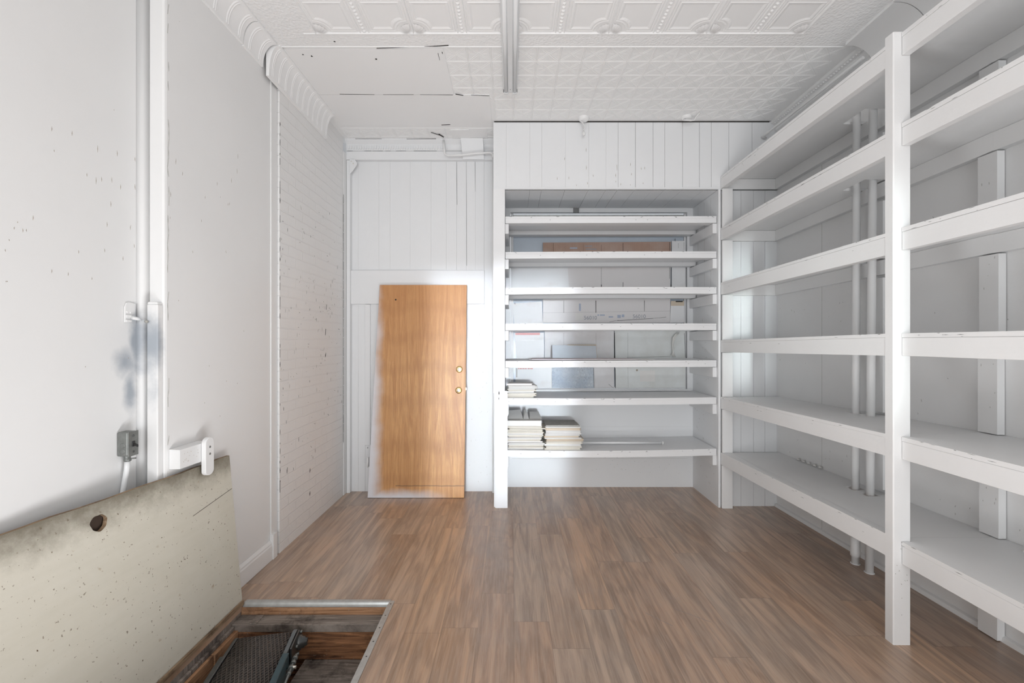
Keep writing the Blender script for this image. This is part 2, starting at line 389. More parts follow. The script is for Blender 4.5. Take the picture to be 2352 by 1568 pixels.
def coffer(x0, x1, y0, y1, cx, cy):
    # chamfered, scooped corner at (cx, cy) = (0/1, 0/1)
    def poly(ins, z):
        a, b, c, d = x0+ins, x1-ins, y0+ins, y1-ins
        pts = [(a, c), (b, c), (b, d), (a, d)]; k = {(0,0): 0, (1,0): 1, (1,1): 2, (0,1): 3}[(cx, cy)]
        out = []
        for i, p in enumerate(pts):
            if i == k:
                q = pts[i-1]; r = pts[(i+1) % 4]; D = .085-ins*.2
                u = Vector((q[0]-p[0], q[1]-p[1])).normalized(); v = Vector((r[0]-p[0], r[1]-p[1])).normalized(); P = Vector(p)
                for t in range(6):
                    an = t/5*PI/2; out.append(P+(u*math.cos(an)+v*math.sin(an))*D)
            else: out.append(Vector(p))
        return [(p[0], p[1], CE-z) for p in out]
    loopring([poly(0, -.001), poly(.005, .004), poly(.009, .004), poly(.013, .002), poly(.017, .002), poly(.021, .005), poly(.026, .005), poly(.040, -.0005)])
    # fan ornament in the scooped corner
    ox, oy = (x1 if cx else x0), (y1 if cy else y0); sx, sy = (-1 if cx else 1), (-1 if cy else 1)
    R = .066; n = 10; ring = []
    c0 = (ox+sx*.008, oy+sy*.008, CE-.010); vs = [c0]
    for t in range(n+1):
        an = (t/n)*PI/2; h = .013 if t % 2 else .003
        vs.append((ox+sx*math.cos(an)*R*.55, oy+sy*math.sin(an)*R*.55, CE-h-.002)); 
    for t in range(n+1):
        an = (t/n)*PI/2; h = .008 if t % 2 else .001
        vs.append((ox+sx*math.cos(an)*R, oy+sy*math.sin(an)*R, CE-h*.5))
    m.add(vs, [(0, i+1, i+2) for i in range(n)]+[(i+1, n+2+i, n+3+i, i+2) for i in range(n)], 0, True)
for i in range(5):
    for j in range(4):
        ax = PX0+i*.608; ay = F0-.61*(j+1)
        for hx in (0, 1):
            for hy in (0, 1):
                gx, gy = .012, .012; mx = .037
                x0 = ax+gx if hx == 0 else ax+.304+mx; x1 = ax+.304-mx if hx == 0 else ax+.608-gx
                y0 = ay+gy if hy == 0 else ay+.305+mx; y1 = ay+.305-mx if hy == 0 else ay+.61-gy
                coffer(x0, x1, y0, y1, 0 if hx == 0 else 1, 0 if hy == 0 else 1)
        # beaded ribs
        cx = ax+.304
        rib((cx-.027, ay, 0), (cx-.027, ay+.61, 0), .010, .006); rib((cx+.027, ay, 0), (cx+.027, ay+.61, 0), .010, .006)
        for k in range(22):
            m.lathe((cx, ay+.0139+k*.0277, CE), (0, 0, -1), [(.012, 0), (.010, .004), (.005, .007), (0, .008)], 8)
        for k in range(5): pass
        rib((ax, ay, 0), (ax, ay+.61, 0), .012, .009)
rib((PX1, .3, 0), (PX1, F0, 0), .014, .010); rib((PX0, .3, 0), (PX0, F0, 0), .014, .010)
rib((-1.3, F0, 0), (PX1, F0, 0), .010, .010)
rib((-1.5, F1, 0), (2.2, F1, 0), .010, .010)
# small crossed tiles
T = .156; X0 = .012-10*T
def in_patch(x, y): return (y < 3.389 and x < -.45) or (3.389 <= y < 3.87 and x < -.18)
ny = 9
for i in range(25):
    for j in range(ny):
        x = X0+i*T; y = F1+.004+j*T
        if in_patch(x+T/2, y+T*.5) or x+T > 2.28 or y+T > 4.26: continue
        if y+T*.5 > 3.83 and x > -.2: continue
        e = .008
        for o_ in (-.0045, .0045):
            rib((x+o_, y, 0), (x+o_, y+T, 0), .0055, .0026); rib((x, y+o_, 0), (x+T, y+o_, 0), .0055, .0019)
        s_ = .0042
        for o_ in (-s_, s_):
            rib((x+e+o_, y+e-o_, 0), (x+T-e+o_, y+T-e-o_, 0), .0042, .0015); rib((x+e+o_, y+T-e+o_, 0), (x+T-e+o_, y+e+o_, 0), .0042, .0015)
        rib((x+T*.5, y+.02, 0), (x+T*.5, y+T*.32, 0), .004, .001); rib((x+.02, y+T*.5, 0), (x+T*.32, y+T*.5, 0), .004, .001)
        rib((x+T*.5, y+T-.02, 0), (x+T*.5, y+T*.68, 0), .004, .001); rib((x+T-.02, y+T*.5, 0), (x+T*.68, y+T*.5, 0), .004, .001)
# flat patch boards
m.box(-1.53, -.452, 2.862, 3.386, CE-.006, CE, 0)
m.box(-1.55, -.177, 3.391, 3.872, CE-.005, CE, 0)
m.box(-.56, -.39, 3.95, 4.2, CE-.007, CE, 0); m.box(-.39, -.23, 3.93, 4.2, CE-.005, CE, 0)
N = (0, 0, -1); C2 = CE-.0062
for (x0, y0, x1, y1, wd) in [(865, 111, 965, 107, .006), (960, 108, 1030, 104, .012), (780, 216, 860, 217, .006), (880, 217, 950, 217, .005), (965, 217, 1040, 218, .004), (1046, 216, 1064, 219, .016),
    (1014, 287, 1034, 286, .02), (990, 304, 1012, 311, .018), (1008, 308, 1019, 315, .03), (1082, 218, 1124, 220, .004), (1015, 118, 1017, 124, .006), (862, 134, 866, 137, .018), (714, 127, 719, 130, .015), (694, 124, 698, 126, .012),
    (1006, 122, 1010, 138, .005), (766, 95, 771, 96, .012)]:
    m.fleck(on_z(x0, y0, C2), on_z(x1, y1, C2), wd, N, 2, .0015)
m.build('ceiling', [M['ceil'], M['hammer'], M['crack']], kind='structure')

# ---- left wall: near recess, plaster pier, painted brick
XW, XN, XBk = -1.612, -1.715, -1.592
m = MB()
m.box(XN-.1, XN, YB, 2.02, -.035, CE)                        # near recessed wall
m.build('wall_left_near', [M['wall'], M['brick'], M['crack'], M['chip'], M['dust']], kind='structure') if False else None
NEAR = m; m = MB()
# pier with softened arris
pier = [(XN-.1, 2.02), (XW-.012, 2.02), (XW-.003, 2.024), (XW, 2.033), (XW, 2.905), (XN-.1, 2.905)]
m.prism(pier, 'z', -.035, CE)
m.prism([(XN, 1.985), (XN, 2.02), (XN+.035, 2.02), (XN+.012, 2.008)], 'z', -.03, CE, 0, True)
m.box(XN-.1, XW+.006, 2.905, 2.975, 0, CE)                   # plain strip between plaster and brick
PIER = m; BRICK = MB(); m = BRICK
m.box(XN-.1, XBk, 2.982, 4.10, 0, CE, 1)
m.box(XN-.1, XBk+.006, 4.106, 4.26, 0, CE-.13, 0)
m = PIER
# ragged plaster edge on the pier corner
yy = 0.
pts = [on_x(386+random.uniform(-1.5, 2.5), y, XW+.001) for y in range(10, 1030, 22)]
for a, b in zip(pts[:-1], pts[1:]):
    if random.random() < .55: m.fleck(a, b, .0022, (1, 0, 0), 4, .0008)
for (x, y, l) in [(350,870,34),(487,900,34),(365,1018,18),(660,1005,50),(790,1035,42),(911,1075,30),(586,1180,26),(648,1220,50),(685,1210,34),(755,1215,38),(814,1262,36),(910,1262,40),(223,1470,34),(98,1540,20),(152,1555,28),(178,1555,20),(748,1378,40),(722,1515,36),(883,1535,34),(118,1500,12),(60,1620,14),(35,1690,18),(350,1830,30),(460,1850,26),(530,1700,24),(620,1880,20),(705,1690,28),(830,1745,30),(905,1660,26),(768,742,8),(40,1900,8)]:
    NEAR.fleck(on_x(x/2.94, (y-l/2)/2.94, XN), on_x((x+random.uniform(-3, 3))/2.94, (y+l/2)/2.94, XN), .0026, (1, 0, 0), 3, .0006)
for (x, y, l) in [(1189,1090,40),(1233,1172,28),(1152,1312,36),(1385,1332,22),(1466,1240,26),(1562,1218,32),(1600,1155,38),(1605,1055,36),(1550,1377,22),(1360,1490,20),(1488,1330,8),(1540,1380,18),(1148,1470,14),(1410,58,6),(1212,145,4),(1300,1700,18),(1525,1700,20)]:
    m.fleck(on_x(x/2.94, (y-l/2)/2.94, XW), on_x((x+random.uniform(-3, 3))/2.94, (y+l/2)/2.94, XW), .0024, (1, 0, 0), 3, .0006)
for (x, y) in [(16, 646), (196, 842), (295, 822), (520, 875), (410, 690), (480, 840), (545, 880), (470, 925), (505, 955), (560, 760)]:
    X = XN if x < 320 else XW; (NEAR if x < 320 else PIER).fleck(on_x(x, y-1.5, X), on_x(x, y+1.5, X), .0035, (1, 0, 0), 3, .0006)
m = BRICK
# crack between strip and brick, chips on the brick
for k in range(40):
    z = .35+k*.066; L = random.uniform(.01, .075)
    if random.random() < .7: m.fleck((XBk+.002, 2.983, z), (XBk+.002, 2.984, z+L), random.choice([.002, .003, .005]), (1, 0, 0), 2, .0012)
for k in range(170):
    y = random.uniform(3.0, 4.08); z = random.triangular(.3, 2.6, 1.7); an = random.choice([PI/2, PI/2, 0, random.uniform(0, PI)]); L = random.uniform(.006, .035)
    m.fleck((XBk, y, z), (XBk, y+math.cos(an)*L, z+math.sin(an)*L), random.uniform(.002, .0045), (1, 0, 0), random.choice([2, 4, 4]), .001)
for (x, y, l, wd) in [(748, 762, 14, .014), (750, 705, 12, .008), (712, 1080, 10, .008), (712, 1133, 10, .008), (660, 1080, 14, .004), (748, 815, 10, .008)]:
    m.fleck(on_x(x, y-l/2, XBk), on_x(x-1, y+l/2, XBk), wd, (1, 0, 0), 2, .002)
for k in range(26):
    z = .5+k*.09; m.fleck((XBk+.004, 4.103, z), (XBk+.004, 4.103, z+.085), random.choice([.005, .007, .009]), (1, 0, 0), 2, .0012)
for m in (NEAR, PIER, BRICK): m.build('wall_left', [M['wall'], M['brick'], M['crack'], M['chip'], M['dust']], kind='structure')
# baseboard on the pier
m = MB()
bb = [(XW, 0), (XW+.02, 0), (XW+.02, .095), (XW+.016, .103), (XW+.016, .112), (XW+.010, .120), (XW+.004, .128), (XW, .128)]
m.prism(bb, 'y', 2.03, 2.90)
m.box(XW+.0005, XW+.026, 2.895, 2.945, 0, .165)
m.build('baseboard_left', M['wall'], kind='structure', bevel=.002)
# raised conduit cover in the inner corner of the pier
m = MB(); m.box(-1.668, XW-.006, 1.988, 2.019, .0, 1.62); m.prism([(-1.668, 1.62), (-1.663, 1.632), (-1.622, 1.632), (XW-.006, 1.62)], 'y', 1.988, 2.019)
m.build('trim_1', M['wall'], kind='structure', bevel=.004)

# ---- crown on the left wall
def crown(name, y0, y1, prof, mat, ribs=None, rw=.014, rh=.005):
    m = MB(); n = len(prof)
    ys = [y0]; 
    if ribs:
        y = y0+ribs*.5
        while y < y1-rw:
            ys += [y-rw, y-rw*.5, y-rw*.15, y+rw*.15, y+rw*.5, y+rw]; y += ribs
    ys.append(y1)
    off = [0]+[0, rh, rh*.3, rh*.3, rh, 0]*((len(ys)-2)//6)+[0]
    nr = []
    for i in range(n):
        a = Vector(prof[max(i-1, 0)]); b = Vector(prof[min(i+1, n-1)]); d = (b-a).normalized(); nr.append(Vector((d.y, -d.x)))
    cx = sum(p[0] for p in prof)/n
    b0 = len(m.v)
    for y, o_ in zip(ys, off):
        for i, p in enumerate(prof):
            k = o_ if 2 < i < n-3 else 0
            q = Vector(p)+nr[i]*k; m.v.append(Vector((q.x, y, q.y)))
    for j in range(len(ys)-1):
        for i in range(n-1):
            m.f.append([b0+j*n+i, b0+j*n+i+1, b0+(j+1)*n+i+1, b0+(j+1)*n+i]); m.m.append(0); m.sm.append(False)
    # close back and ends
    bk = (prof[0][0], prof[-1][1])
    for j in (0, len(ys)-1):
        m.add([m.v[b0+j*n+i] for i in range(n)]+[(bk[0], ys[j], bk[1])], [tuple(range(n+1))])
    return m.build(name, mat, kind='structure')
def ovolo(xw, z0, xc, zc, lip=.012, n=26):
    s = 1 if xc > xw else -1; L = [(xw, z0), (xw+s*lip, z0), (xw+s*lip, z0+.012)]
    ax, az = xc-s*.014-(xw+s*lip), (zc-.012)-(z0+.012)
    for i in range(1, n): 
        t = i/n*PI/2; L.append((xw+s*lip+ax*(1-math.cos(t)), z0+.012+az*math.sin(t)))
    L += [(xc-s*.014, zc-.012), (xc, zc-.012), (xc, zc)]
    return L
crown('trim_2', .4, 2.592, ovolo(XW, CE-.155, -1.513, CE-.006), M['ceil'], .105, .014, .003)
crown('trim_3', 2.600, 2.800, ovolo(XW, CE-.160, -1.511, CE-.006), M['ceil'], .105, .014, .003)
crown('trim_4', 2.818, 3.70, ovolo(XBk, CE-.205, -1.500, CE-.003, .02), M['ceil'], .082, .014, .0025)

# ---- back wall with the leaning door
YD = 4.215
def planks(m, cuts, y, th, z0, z1, gap, mi=0, jit=.0012):
    for a, b in zip(cuts[:-1], cuts[1:]):
        g = gap*random.uniform(.5, 1.4); m.box(a+g/2, b-g/2, y+random.uniform(0, jit), y+th, z0, z1, mi)
m = MB()
m.box(-1.75, -.15, YD+.014, YD+.08, -.03, CE)
cuts = [-1.66]+[(p-1176)*YD/1000 for p in (823, 870, 896, 942, 990, 1025, 1049, 1071, 1092, 1112)]+[-.15]
planks(m, cuts, YD, .015, .72+.45, CE, .0012)
cuts = [-1.66]+[(p-1176)*YD/1000 for p in (823, 839)]+[(1072-1176)*YD/1000, -.15]
planks(m, cuts, YD, .015, 0, 1.17, .002)
# long cracks at the right boards
for x, z0, z1 in [(1049, 364, 470), (1071, 364, 610), (1091, 364, 440)]:
    m.fleck(px(x, z0, YD), px(x+1, z1, YD), .004, (0, -1, 0), 1, .001)
for k in range(30):
    x = random.uniform(1076, 1128); y = random.uniform(760, 1110); m.fleck(px(x, y, YD), px(x, y+random.uniform(1, 5), YD), .002, (0, -1, 0), 2, .0008)
for k in range(12):
    y = 740+k*26; m.fleck(px(844, y, YD-.012), px(844, y+4, YD-.012), .006, (0, -1, 0), 1, .001)
m.build('wall_back', [M['board'], M['crack'], M['chip']], kind='structure')
# header board and narrow jamb strip
m = MB(); hx0, hx1 = (806-1176)*YD/1000, (1113-1176)*YD/1000
zt, zb = EYE+(784-621)*.0042, EYE+(784-698)*.0042
m.box(hx0, hx1, YD-.022, YD-.001, zb, zt)
m.box((838-1176)*.0042, (850-1176)*.0042, YD-.014, YD-.001, .45, zb-.003)
m.build('trim_5', M['board'], kind='structure', bevel=.002)
# cornice over the back wall
m = MB(); c0, c1 = -1.586, -.178
m.prism([(YD, CE), (YD-.085, CE), (YD-.085, CE-.012), (YD-.05, CE-.04), (YD-.045, CE-.095), (YD-.04, CE-.10), (YD, CE-.10)], 'x', c0, c1)
m.box(c0, c1, YD-.045, YD, CE-.185, CE-.104)
for k in range(44):
    x = c0+.02+k*.0235
    if x < -.62: m.box(x, x+.011, YD-.056, YD-.046, CE-.085, CE-.052)
m.fleck((c0+.1, YD-.0855, CE-.004), (c0+.35, YD-.0855, CE-.004), .005, (0, -1, 0), 1); m.fleck((-1.0, YD-.0855, CE-.006), (-.72, YD-.0855, CE-.003), .008, (0, -1, 0), 1)
for k in range(16):
    x = c0+random.uniform(0, .85); m.fleck((x, YD-.0455, CE-.102), (x+.05, YD-.0455, CE-.102), .003, (0, -1, 0), 1)
m.build('trim_6', [M['board'], M['crack']], kind='structure')
# plank patch on the cornice at its right end
m = MB(); m.hexa([px(1063, 366, 4.155), px(1112, 366, 4.155), px(1112, 366, 4.163), px(1063, 366, 4.163), px(1058, 317, 4.105), px(1109, 317, 4.105), px(1109, 317, 4.113), px(1058, 317, 4.113)])
m.build('trim_7', M['board'], kind='structure')
# slim frame along the corner, with a triangular bracket
m = MB(); m.box(-1.584, -1.550, YD-.05, YD-.001, 0, CE-.19); m.build('trim_8', M['board'], kind='structure', bevel=.003)
r = empty('corner_bracket', (-1.54, YD-.03, 3.05), 'small white triangular metal bracket in the upper corner above the leaning door', 'bracket')
m = MB(); m.prism([(-1.547, 3.185), (-1.500, 3.185), (-1.478, 3.155), (-1.480, 3.135), (-1.520, 3.075), (-1.547, 3.045)], 'y', YD-.066, YD-.058)
m.build('plate', M['board'], r, bevel=.002)
for (x, z) in [(-1.530, 3.165), (-1.512, 3.145)]:
    m = MB(); m.lathe((x, YD-.066, z), (0, -1, 0), [(.006, 0), (.006, .002), (.003, .004), (0, .0045)], 10); m.build('screw', M['chrome'], r)
# bent conduit under the cornice
m = MB(); d = 4.10
m.tube([px(1019, 322, d), px(1020, 340, d), px(1022, 354, d), px(1028, 357, d), px(1060, 356, d), px(1095, 352, d), px(1125, 350, d), px(1131, 353, d), px(1132.5, 362, d)], .010, 10)
m.tube([px(1132.5, 362, d), px(1132.5, 700, d), px(1132.5, 1131, d)], .008, 10)
tag(m.build('conduit', M['pipe']), 'thin white conduit bending under the back cornice and down beside the niche', 'conduit')

# ---- niche: soffit, partitions, back wall with window
YF = 3.806; ZS = 2.79; XL = -.062; XRn = 1.803; YN = 4.34
m = MB()
m.box(-.16, XR(3.9)+.03, YF+.018, 4.6, ZS+.012, CE)
cuts = [-.163]+[(p-1176)*YF/1000 for p in (1163, 1217, 1244.6, 1299, 1352.6, 1392, 1419.5, 1459.5, 1500, 1527, 1568, 1606.6, 1634, 1674, 1727.6)]+[2.33]
tops = {}
for i, (a, b) in enumerate(zip(cuts[:-1], cuts[1:])):
    g = .0008 if i < 7 else .0028; m.box(a+g/2, b-g/2, YF+random.uniform(0, .001), YF+.016, ZS-.012, CE-(.010 if i < 8 else .004))
m.box(-.163, 1.81, YF-.006, YF+.002, ZS-.006, ZS+.006)          # thin lip board at the bottom edge
m.box(-.155, 2.25, YF-.002, YF+.003, CE-.010, CE-.001, 1)       # dark open joint under the ceiling
for (x, y, l) in [(972,490,50),(972,682,54),(1044,768,30),(1302,680,60),(1290,765,40),(1450,648,40),(1460,752,30),(1566,692,30),(1604,686,34),(1586,850,22),(985,850,30),(866,872,20),(785,792,34),(658,800,40),(738,585,36),(1345,862,26),(1292,832,20),(1448,868,12)]:
    X = 1140+x/4.704; Y = 240+y/4.704; L = l/4.704/2; m.fleck(px(X, Y-L, YF), px(X+random.uniform(-.5, .5), Y+L, YF), .004, (0, -1, 0), 2, .001)
m.build('wall_soffit', [M['board'], M['crack'], M['chip']], kind='structure')
# sloping boards of the niche ceiling (ceiling seen from below)
m = MB(); cuts = [XL]+[(p-1176)*YF/1000 for p in (1217, 1244, 1298, 1352, 1392, 1419, 1459, 1500, 1527, 1568, 1617)]+[XRn]
for i, (a, b) in enumerate(zip(cuts[:-1], cuts[1:])):
    g = .003 if i in (3, 5, 6, 9) else .0015; m.box(a+g/2, b-g/2, YF+.004, YN, ZS-.012, ZS+.006)
m.build('trim_9', M['board'], kind='structure')
# left partition and its face boards
m = MB(); m.box(-.150, XL, YF+.012, 4.5, 0, ZS-.013); m.box(-.158, -.150, YF+.012, YD, 0, CE-.19)
m.build('wall_partition', M['board'], kind='structure')
m = MB(); m.box(-.163, XL, YF-.010, YF+.011, 1.0, ZS-.007); m.box(-.150, -.080, YF-.006, YF+.010, 0, .999)
m.box(-.142, -.038, YF-.016, YF-.0065, 0, 1.02)
m.fleck(px(1146, 897, YF-.017), px(1146, 908, YF-.017), .010, (0, -1, 0), 1, .001); m.fleck(px(1146, 911, YF-.017), px(1146, 919, YF-.017), .006, (0, -1, 0), 1, .001)
m.build('trim_10', [M['nshelf'], M['crack']], kind='structure', bevel=.003)
# right partition
m = MB()
m.box(XRn, XRn+.019, YF-.004, YN, 0, ZS-.013)
for d_ in (3.95, 4.08, 4.22): m.fleck((XRn-.0003, d_, 1.9), (XRn-.0003, d_, 2.75), .002, (-1, 0, 0), 1, .0006)
for k in range(50):
    m.fleck((XRn, random.uniform(3.85, 4.3), random.uniform(.2, 2.2)), (XRn, random.uniform(3.85, 4.3), random.uniform(.2, 2.2)), .0001, (-1, 0, 0), 2, .00001) if False else None
    y = random.uniform(3.85, 4.3); z = random.uniform(.1, 1.7); m.fleck((XRn, y, z), (XRn, y+random.uniform(-.03, .03), z+random.uniform(.005, .03)), .002, (-1, 0, 0), 2, .0006)
m.build('wall_partition', [M['board'], M['dust'], M['dust']], kind='structure')
# niche back wall
WX0, WX1 = (1173-1176)*.00434, (1578-1176)*.00434; WZ0, WZ1 = EYE-(893-784)*.00434, EYE+(784-488)*.00434
m = MB()
m.box(-.15, 1.87, YN, YN+.05, 0, WZ0-.003); m.box(-.15, 1.87, YN, YN+.05, WZ1+.002, CE)
m.box(-.15, WX0-.002, YN, YN+.05, WZ0-.003, WZ1+.002); m.box(WX1+.002, 1.87, YN, YN+.05, WZ0-.003, WZ1+.002)
for (x0, x1, z) in [(0, 1.75, .285), (0, 1.78, .83), (0.4, 1.78, .60)]: m.fleck((x0, YN, z), (x1, YN, z), .0014, (0, -1, 0), 1, .0006)
for k in range(80):
    x = random.triangular(.5, 1.75, 1.3); z = random.uniform(.12, .42); m.fleck((x, YN, z), (x+random.uniform(-.01, .012), YN, z+random.uniform(.001, .006)), .003, (0, -1, 0), 1, .0006)
m.build('wall_niche', [M['board'], M['dust']], kind='structure')
# window
m = MB(); m.box(WX0, WX1, YN+.058, YN+.064, WZ0, WZ1); m.build('window_1', M['glass_paint'], kind='structure')
win = bpy.data.objects['window_1']
m = MB(); f = .028
m.box(WX0, WX0+f, YN+.03, YN+.056, WZ0, WZ1); m.box(WX1-f*.6, WX1, YN+.03, YN+.056, WZ0, WZ1)
m.box(WX0+f, WX1-f*.6, YN+.03, YN+.056, WZ0, WZ0+.02)
m.build('window_frame', M['nshelf'], win, bevel=.002)
m = MB(); m.box(WX0+f, WX1-f*.6, YN+.022, YN+.056, WZ1-.034, WZ1-.014); m.box(WX0+f, WX1-f*.6, YN+.036, YN+.056, WZ1-.060, WZ1-.040, 1); m.build('sash_rail', [M['alu'], M['socket']], win, bevel=.002)
m = MB(); m.box(WX0-.01, WX1+.03, YN-.03, YN-.001, WZ0-.016, WZ0); m.build('window_sill', M['nshelf'], win, bevel=.003)
m = MB(); m.box(px(1318, 0, 4.3).x, px(1331, 0, 4.3).x, YN-.016, YN-.001, EYE+(784-489)*.00434, EYE+(784-478)*.00434); m.build('bracket', M['socket'], win)
# ---- wall to the right of the niche
YR = 3.836
m = MB(); m.box(XRn+.02, 2.36, YR+.014, YR+.6, -.03, ZS); cuts = [XRn+.021]+[(p-1176)*YR/1000 for p in (1702, 1731, 1757)]+[2.34]
planks(m, cuts, YR, .014, 0, ZS-.013, .0022)
m.build('wall_back_right', M['board'], kind='structure')
# ---- right wall
m = MB(); m.hexa([(XR(YB), YB, -.03), (XR(YB)+.1, YB, -.03), (XR(4.5)+.1, 4.5, -.03), (XR(4.5), 4.5, -.03), (XR(YB), YB, CE), (XR(YB)+.1, YB, CE), (XR(4.5)+.1, 4.5, CE), (XR(4.5), 4.5, CE)])
for k in range(60):
    d_ = random.uniform(1.6, 3.8); z = random.choice([.55, .6, 1.05, 1.25, 1.6, 1.7, 2.1, .9])+random.uniform(-.05, .05); x = XR(d_)
    m.fleck((x, d_, z), (x, d_+random.uniform(-.01, .01), z+random.uniform(.004, .02)), .003, (-1, 0, 0), 1, .0006)
for d_ in (3.3,): m.fleck((XR(d_)-.0003, d_, .0), (XR(d_)-.0003, d_, 3.), .002, (-1, 0, 0), 1, .0006)
m.build('wall_right', [M['shelf'], M['dust']], kind='structure')
m = MB(); a, b = 1.0, 3.83
m.hexa([(XR(a)-.022, a, 0), (XR(a)-.001, a, 0), (XR(b)-.001, b, 0), (XR(b)-.022, b, 0), (XR(a)-.016, a, .022), (XR(a)-.001, a, .028), (XR(b)-.001, b, .028), (XR(b)-.016, b, .022)])
m.build('baseboard_right', M['shelf'], kind='structure')
# crowns on the right wall
def cove(xw, z0, xc, zc, n=26):
    L = [(xw, z0), (xw-.02, z0), (xw-.02, z0+.014)]; ax, az = (xw-.02)-(xc+.03), (zc-.016)-(z0+.014)
    for i in range(1, n): t = i/n*PI/2; L.append((xw-.02-ax*(1-math.cos(t)), z0+.014+az*math.sin(t)))
    L += [(xc+.03, zc-.016), (xc, zc-.016), (xc, zc)]; return L
crown('trim_11', .4, 2.44, cove(XR(2.4), CE-.26, 2.135, CE-.006), M['ceil'])
crown('trim_12', 2.445, 2.80, cove(XR(2.7), CE-.25, 2.145, CE-.006), M['ceil'])
m = MB(); zc = CE
m.prism([(2.37, zc-.14), (2.325, zc-.14), (2.325, zc-.10), (2.30, zc-.085), (2.30, zc-.035), (2.262, zc-.022), (2.262, zc), (2.37, zc)], 'y', 2.805, YF-.002)
for k in range(38): m.lathe((2.281, 2.83+k*.0255, zc-.028), (-.3, 0, -1), [(.010, -.004), (.008, .003), (0, .006)], 8)
m.build('trim_13', M['ceil'], kind='structure')

# ------------------------------------------------------------------ things
# ---- leaning door
r = empty('leaning_door', (-.89, 4.03, 0), 'orange wooden slab door leaning on the back wall, white overspray on its left edge', 'door')
FB, FT, TH = 4.03, 4.145, .036
bl, br_, tl, tr = px(844, 0, FB).x, px(1066, 0, FB).x, px(872, 0, FT).x, px(1072, 0, FT).x; ZT = EYE+(784-654)*FT/1000
m = MB(); m.hexa([(bl, FB, .003), (br_, FB, .003), (br_, FB+TH, .001), (bl, FB+TH, .001), (tl, FT, ZT), (tr, FT, ZT), (tr, FT+TH, ZT-.003), (tl, FT+TH, ZT-.003)])
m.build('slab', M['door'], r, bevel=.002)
def dpt(x, y):
    d = FB
    for _ in range(6): z = EYE-(y-784)*d/1000; d = FB+(FT-FB)*z/ZT
    return px(x, y, d)
nd = Vector((0, -1, .057)).normalized()
for y, nm in ((848, 'deadbolt'), (896, 'lock_cylinder')):
    c = dpt(1055 if y == 848 else 1053.5, y)
    m = MB(); m.lathe(c, nd, [(0, -.001), (.030, -.001), (.031, .004), (.027, .009), (.022, .011), (.019, .011)], 28)
    o = m.build(nm, M['brass'], r)
    m = MB(); m.lathe(c, nd, [(.0185, .006), (.0185, .016), (.014, .018), (0, .018)], 24); m.box(c.x-.001, c.x+.001, c.y-.0225, c.y-.017, c.z-.007, c.z+.008, 1)
    m.build('key_plug', [M['chrome'], M['black']], o)
c = dpt(1069, 893); m = MB(); m.box(c.x, c.x+.010, c.y+.008, c.y+.024, c.z-.014, c.z+.014); m.build('latch_bolt', M['chrome'], r, bevel=.002)
c = dpt(846, 1062); m = MB(); m.box(c.x-.006, c.x-.001, c.y+.004, c.y+.03, c.z-.045, c.z+.045); m.lathe((c.x-.006, c.y-.001, c.z-.045), (0, 0, 1), [(0, 0), (.005, 0), (.005, .09), (0, .09)], 10); m.build('hinge', M['pipe'], r)
m = MB(); a = dpt(909, 688); m.lathe(a, nd, [(0, .0012), (.006, .0012), (.008, 0)], 10); m.build('screw_hole', M['crack'], r)

# ---- fluorescent fixture
ya, yb = 2.06, 3.275
r = empty('fluorescent_fixture', (-.0125, (ya+yb)/2, 3.30), 'white two-tube fluorescent strip light on the ceiling, unlit and uncovered', 'ceiling light')
m = MB(); Z = CE
m.prism([(-.066, Z-.010), (-.066, Z-.030), (-.045, Z-.034), (-.028, Z-.052), (.003, Z-.052), (.020, Z-.034), (.041, Z-.030), (.041, Z-.010)], 'y', ya, yb)
m.build('housing', M['fix'], r, bevel=.0015)
m = MB(); m.box(-.015, -.010, yb-.04, yb-.034, Z-.054, Z-.0522); m.build('screw', M['socket'], r)
for x in (-.044, .0205):
    m = MB(); m.tube([(x, ya+.02, Z-.050), (x, yb-.008, Z-.050)], .0127, 20); m.build('fluorescent_tube', M['tube'], r)
    for y in (ya, yb-.008):
        m = MB(); m.box(x-.015, x+.015, y, y+.018, Z-.064, Z-.030); m.build('lamp_holder', M['fix'] if y > 3 else M['fix'], r, bevel=.003)
m = MB(); m.box(-.066, .041, yb+.0005, yb+.008, Z-.048, Z-.022); m.build('end_plate', M['socket'], r)

# ---- ceiling sockets
c = on_z(1341, 270, CE)
r = empty('pendant_socket', (c.x, c.y, CE), 'round white ceiling socket above the niche with twisted cord hanging from it', 'ceiling socket')
m = MB(); m.lathe((c.x, c.y, CE), (0, 0, -1), [(.046, 0), (.046, .012), (.040, .022), (.030, .028), (.014, .030), (0, .030)], 28); m.build('canopy', M['ceil'], r)
m = MB(); n = 26; e = px(1342, 300, c.y-.06)
st = Vector((c.x-.02, c.y, CE-.03))
for ph in (0, PI):
    P = []
    for i in range(n):
        t = i/(n-1); q = st.lerp(Vector((c.x+.005, c.y-.02, CE-.135)), t); q.x += .012*math.sin(t*4)-.004; a = t*22+ph; P.append(q+Vector((math.cos(a)*.0045, math.sin(a)*.0045, 0)))
    m.tube(P, .0035, 6)
m.build('twisted_cord', M['pipe'], r)
m = MB(); m.lathe((c.x-.003, c.y-.02, CE-.13), (0, 0, -1), [(0, 0), (.009, 0), (.013, .010), (.014, .022), (.010, .032), (0, .034)], 16); m.build('bulb_holder', M['pipe'], r)
c = on_z(1577, 268, CE)
r = empty('hook_socket', (c.x, c.y, CE), 'round white ceiling socket with a looped wire stub, nearer the right shelves', 'ceiling socket')
m = MB(); m.lathe((c.x, c.y, CE), (0, 0, -1), [(.044, 0), (.044, .010), (.036, .020), (.02, .024), (0, .024)], 28); m.build('canopy', M['ceil'], r)
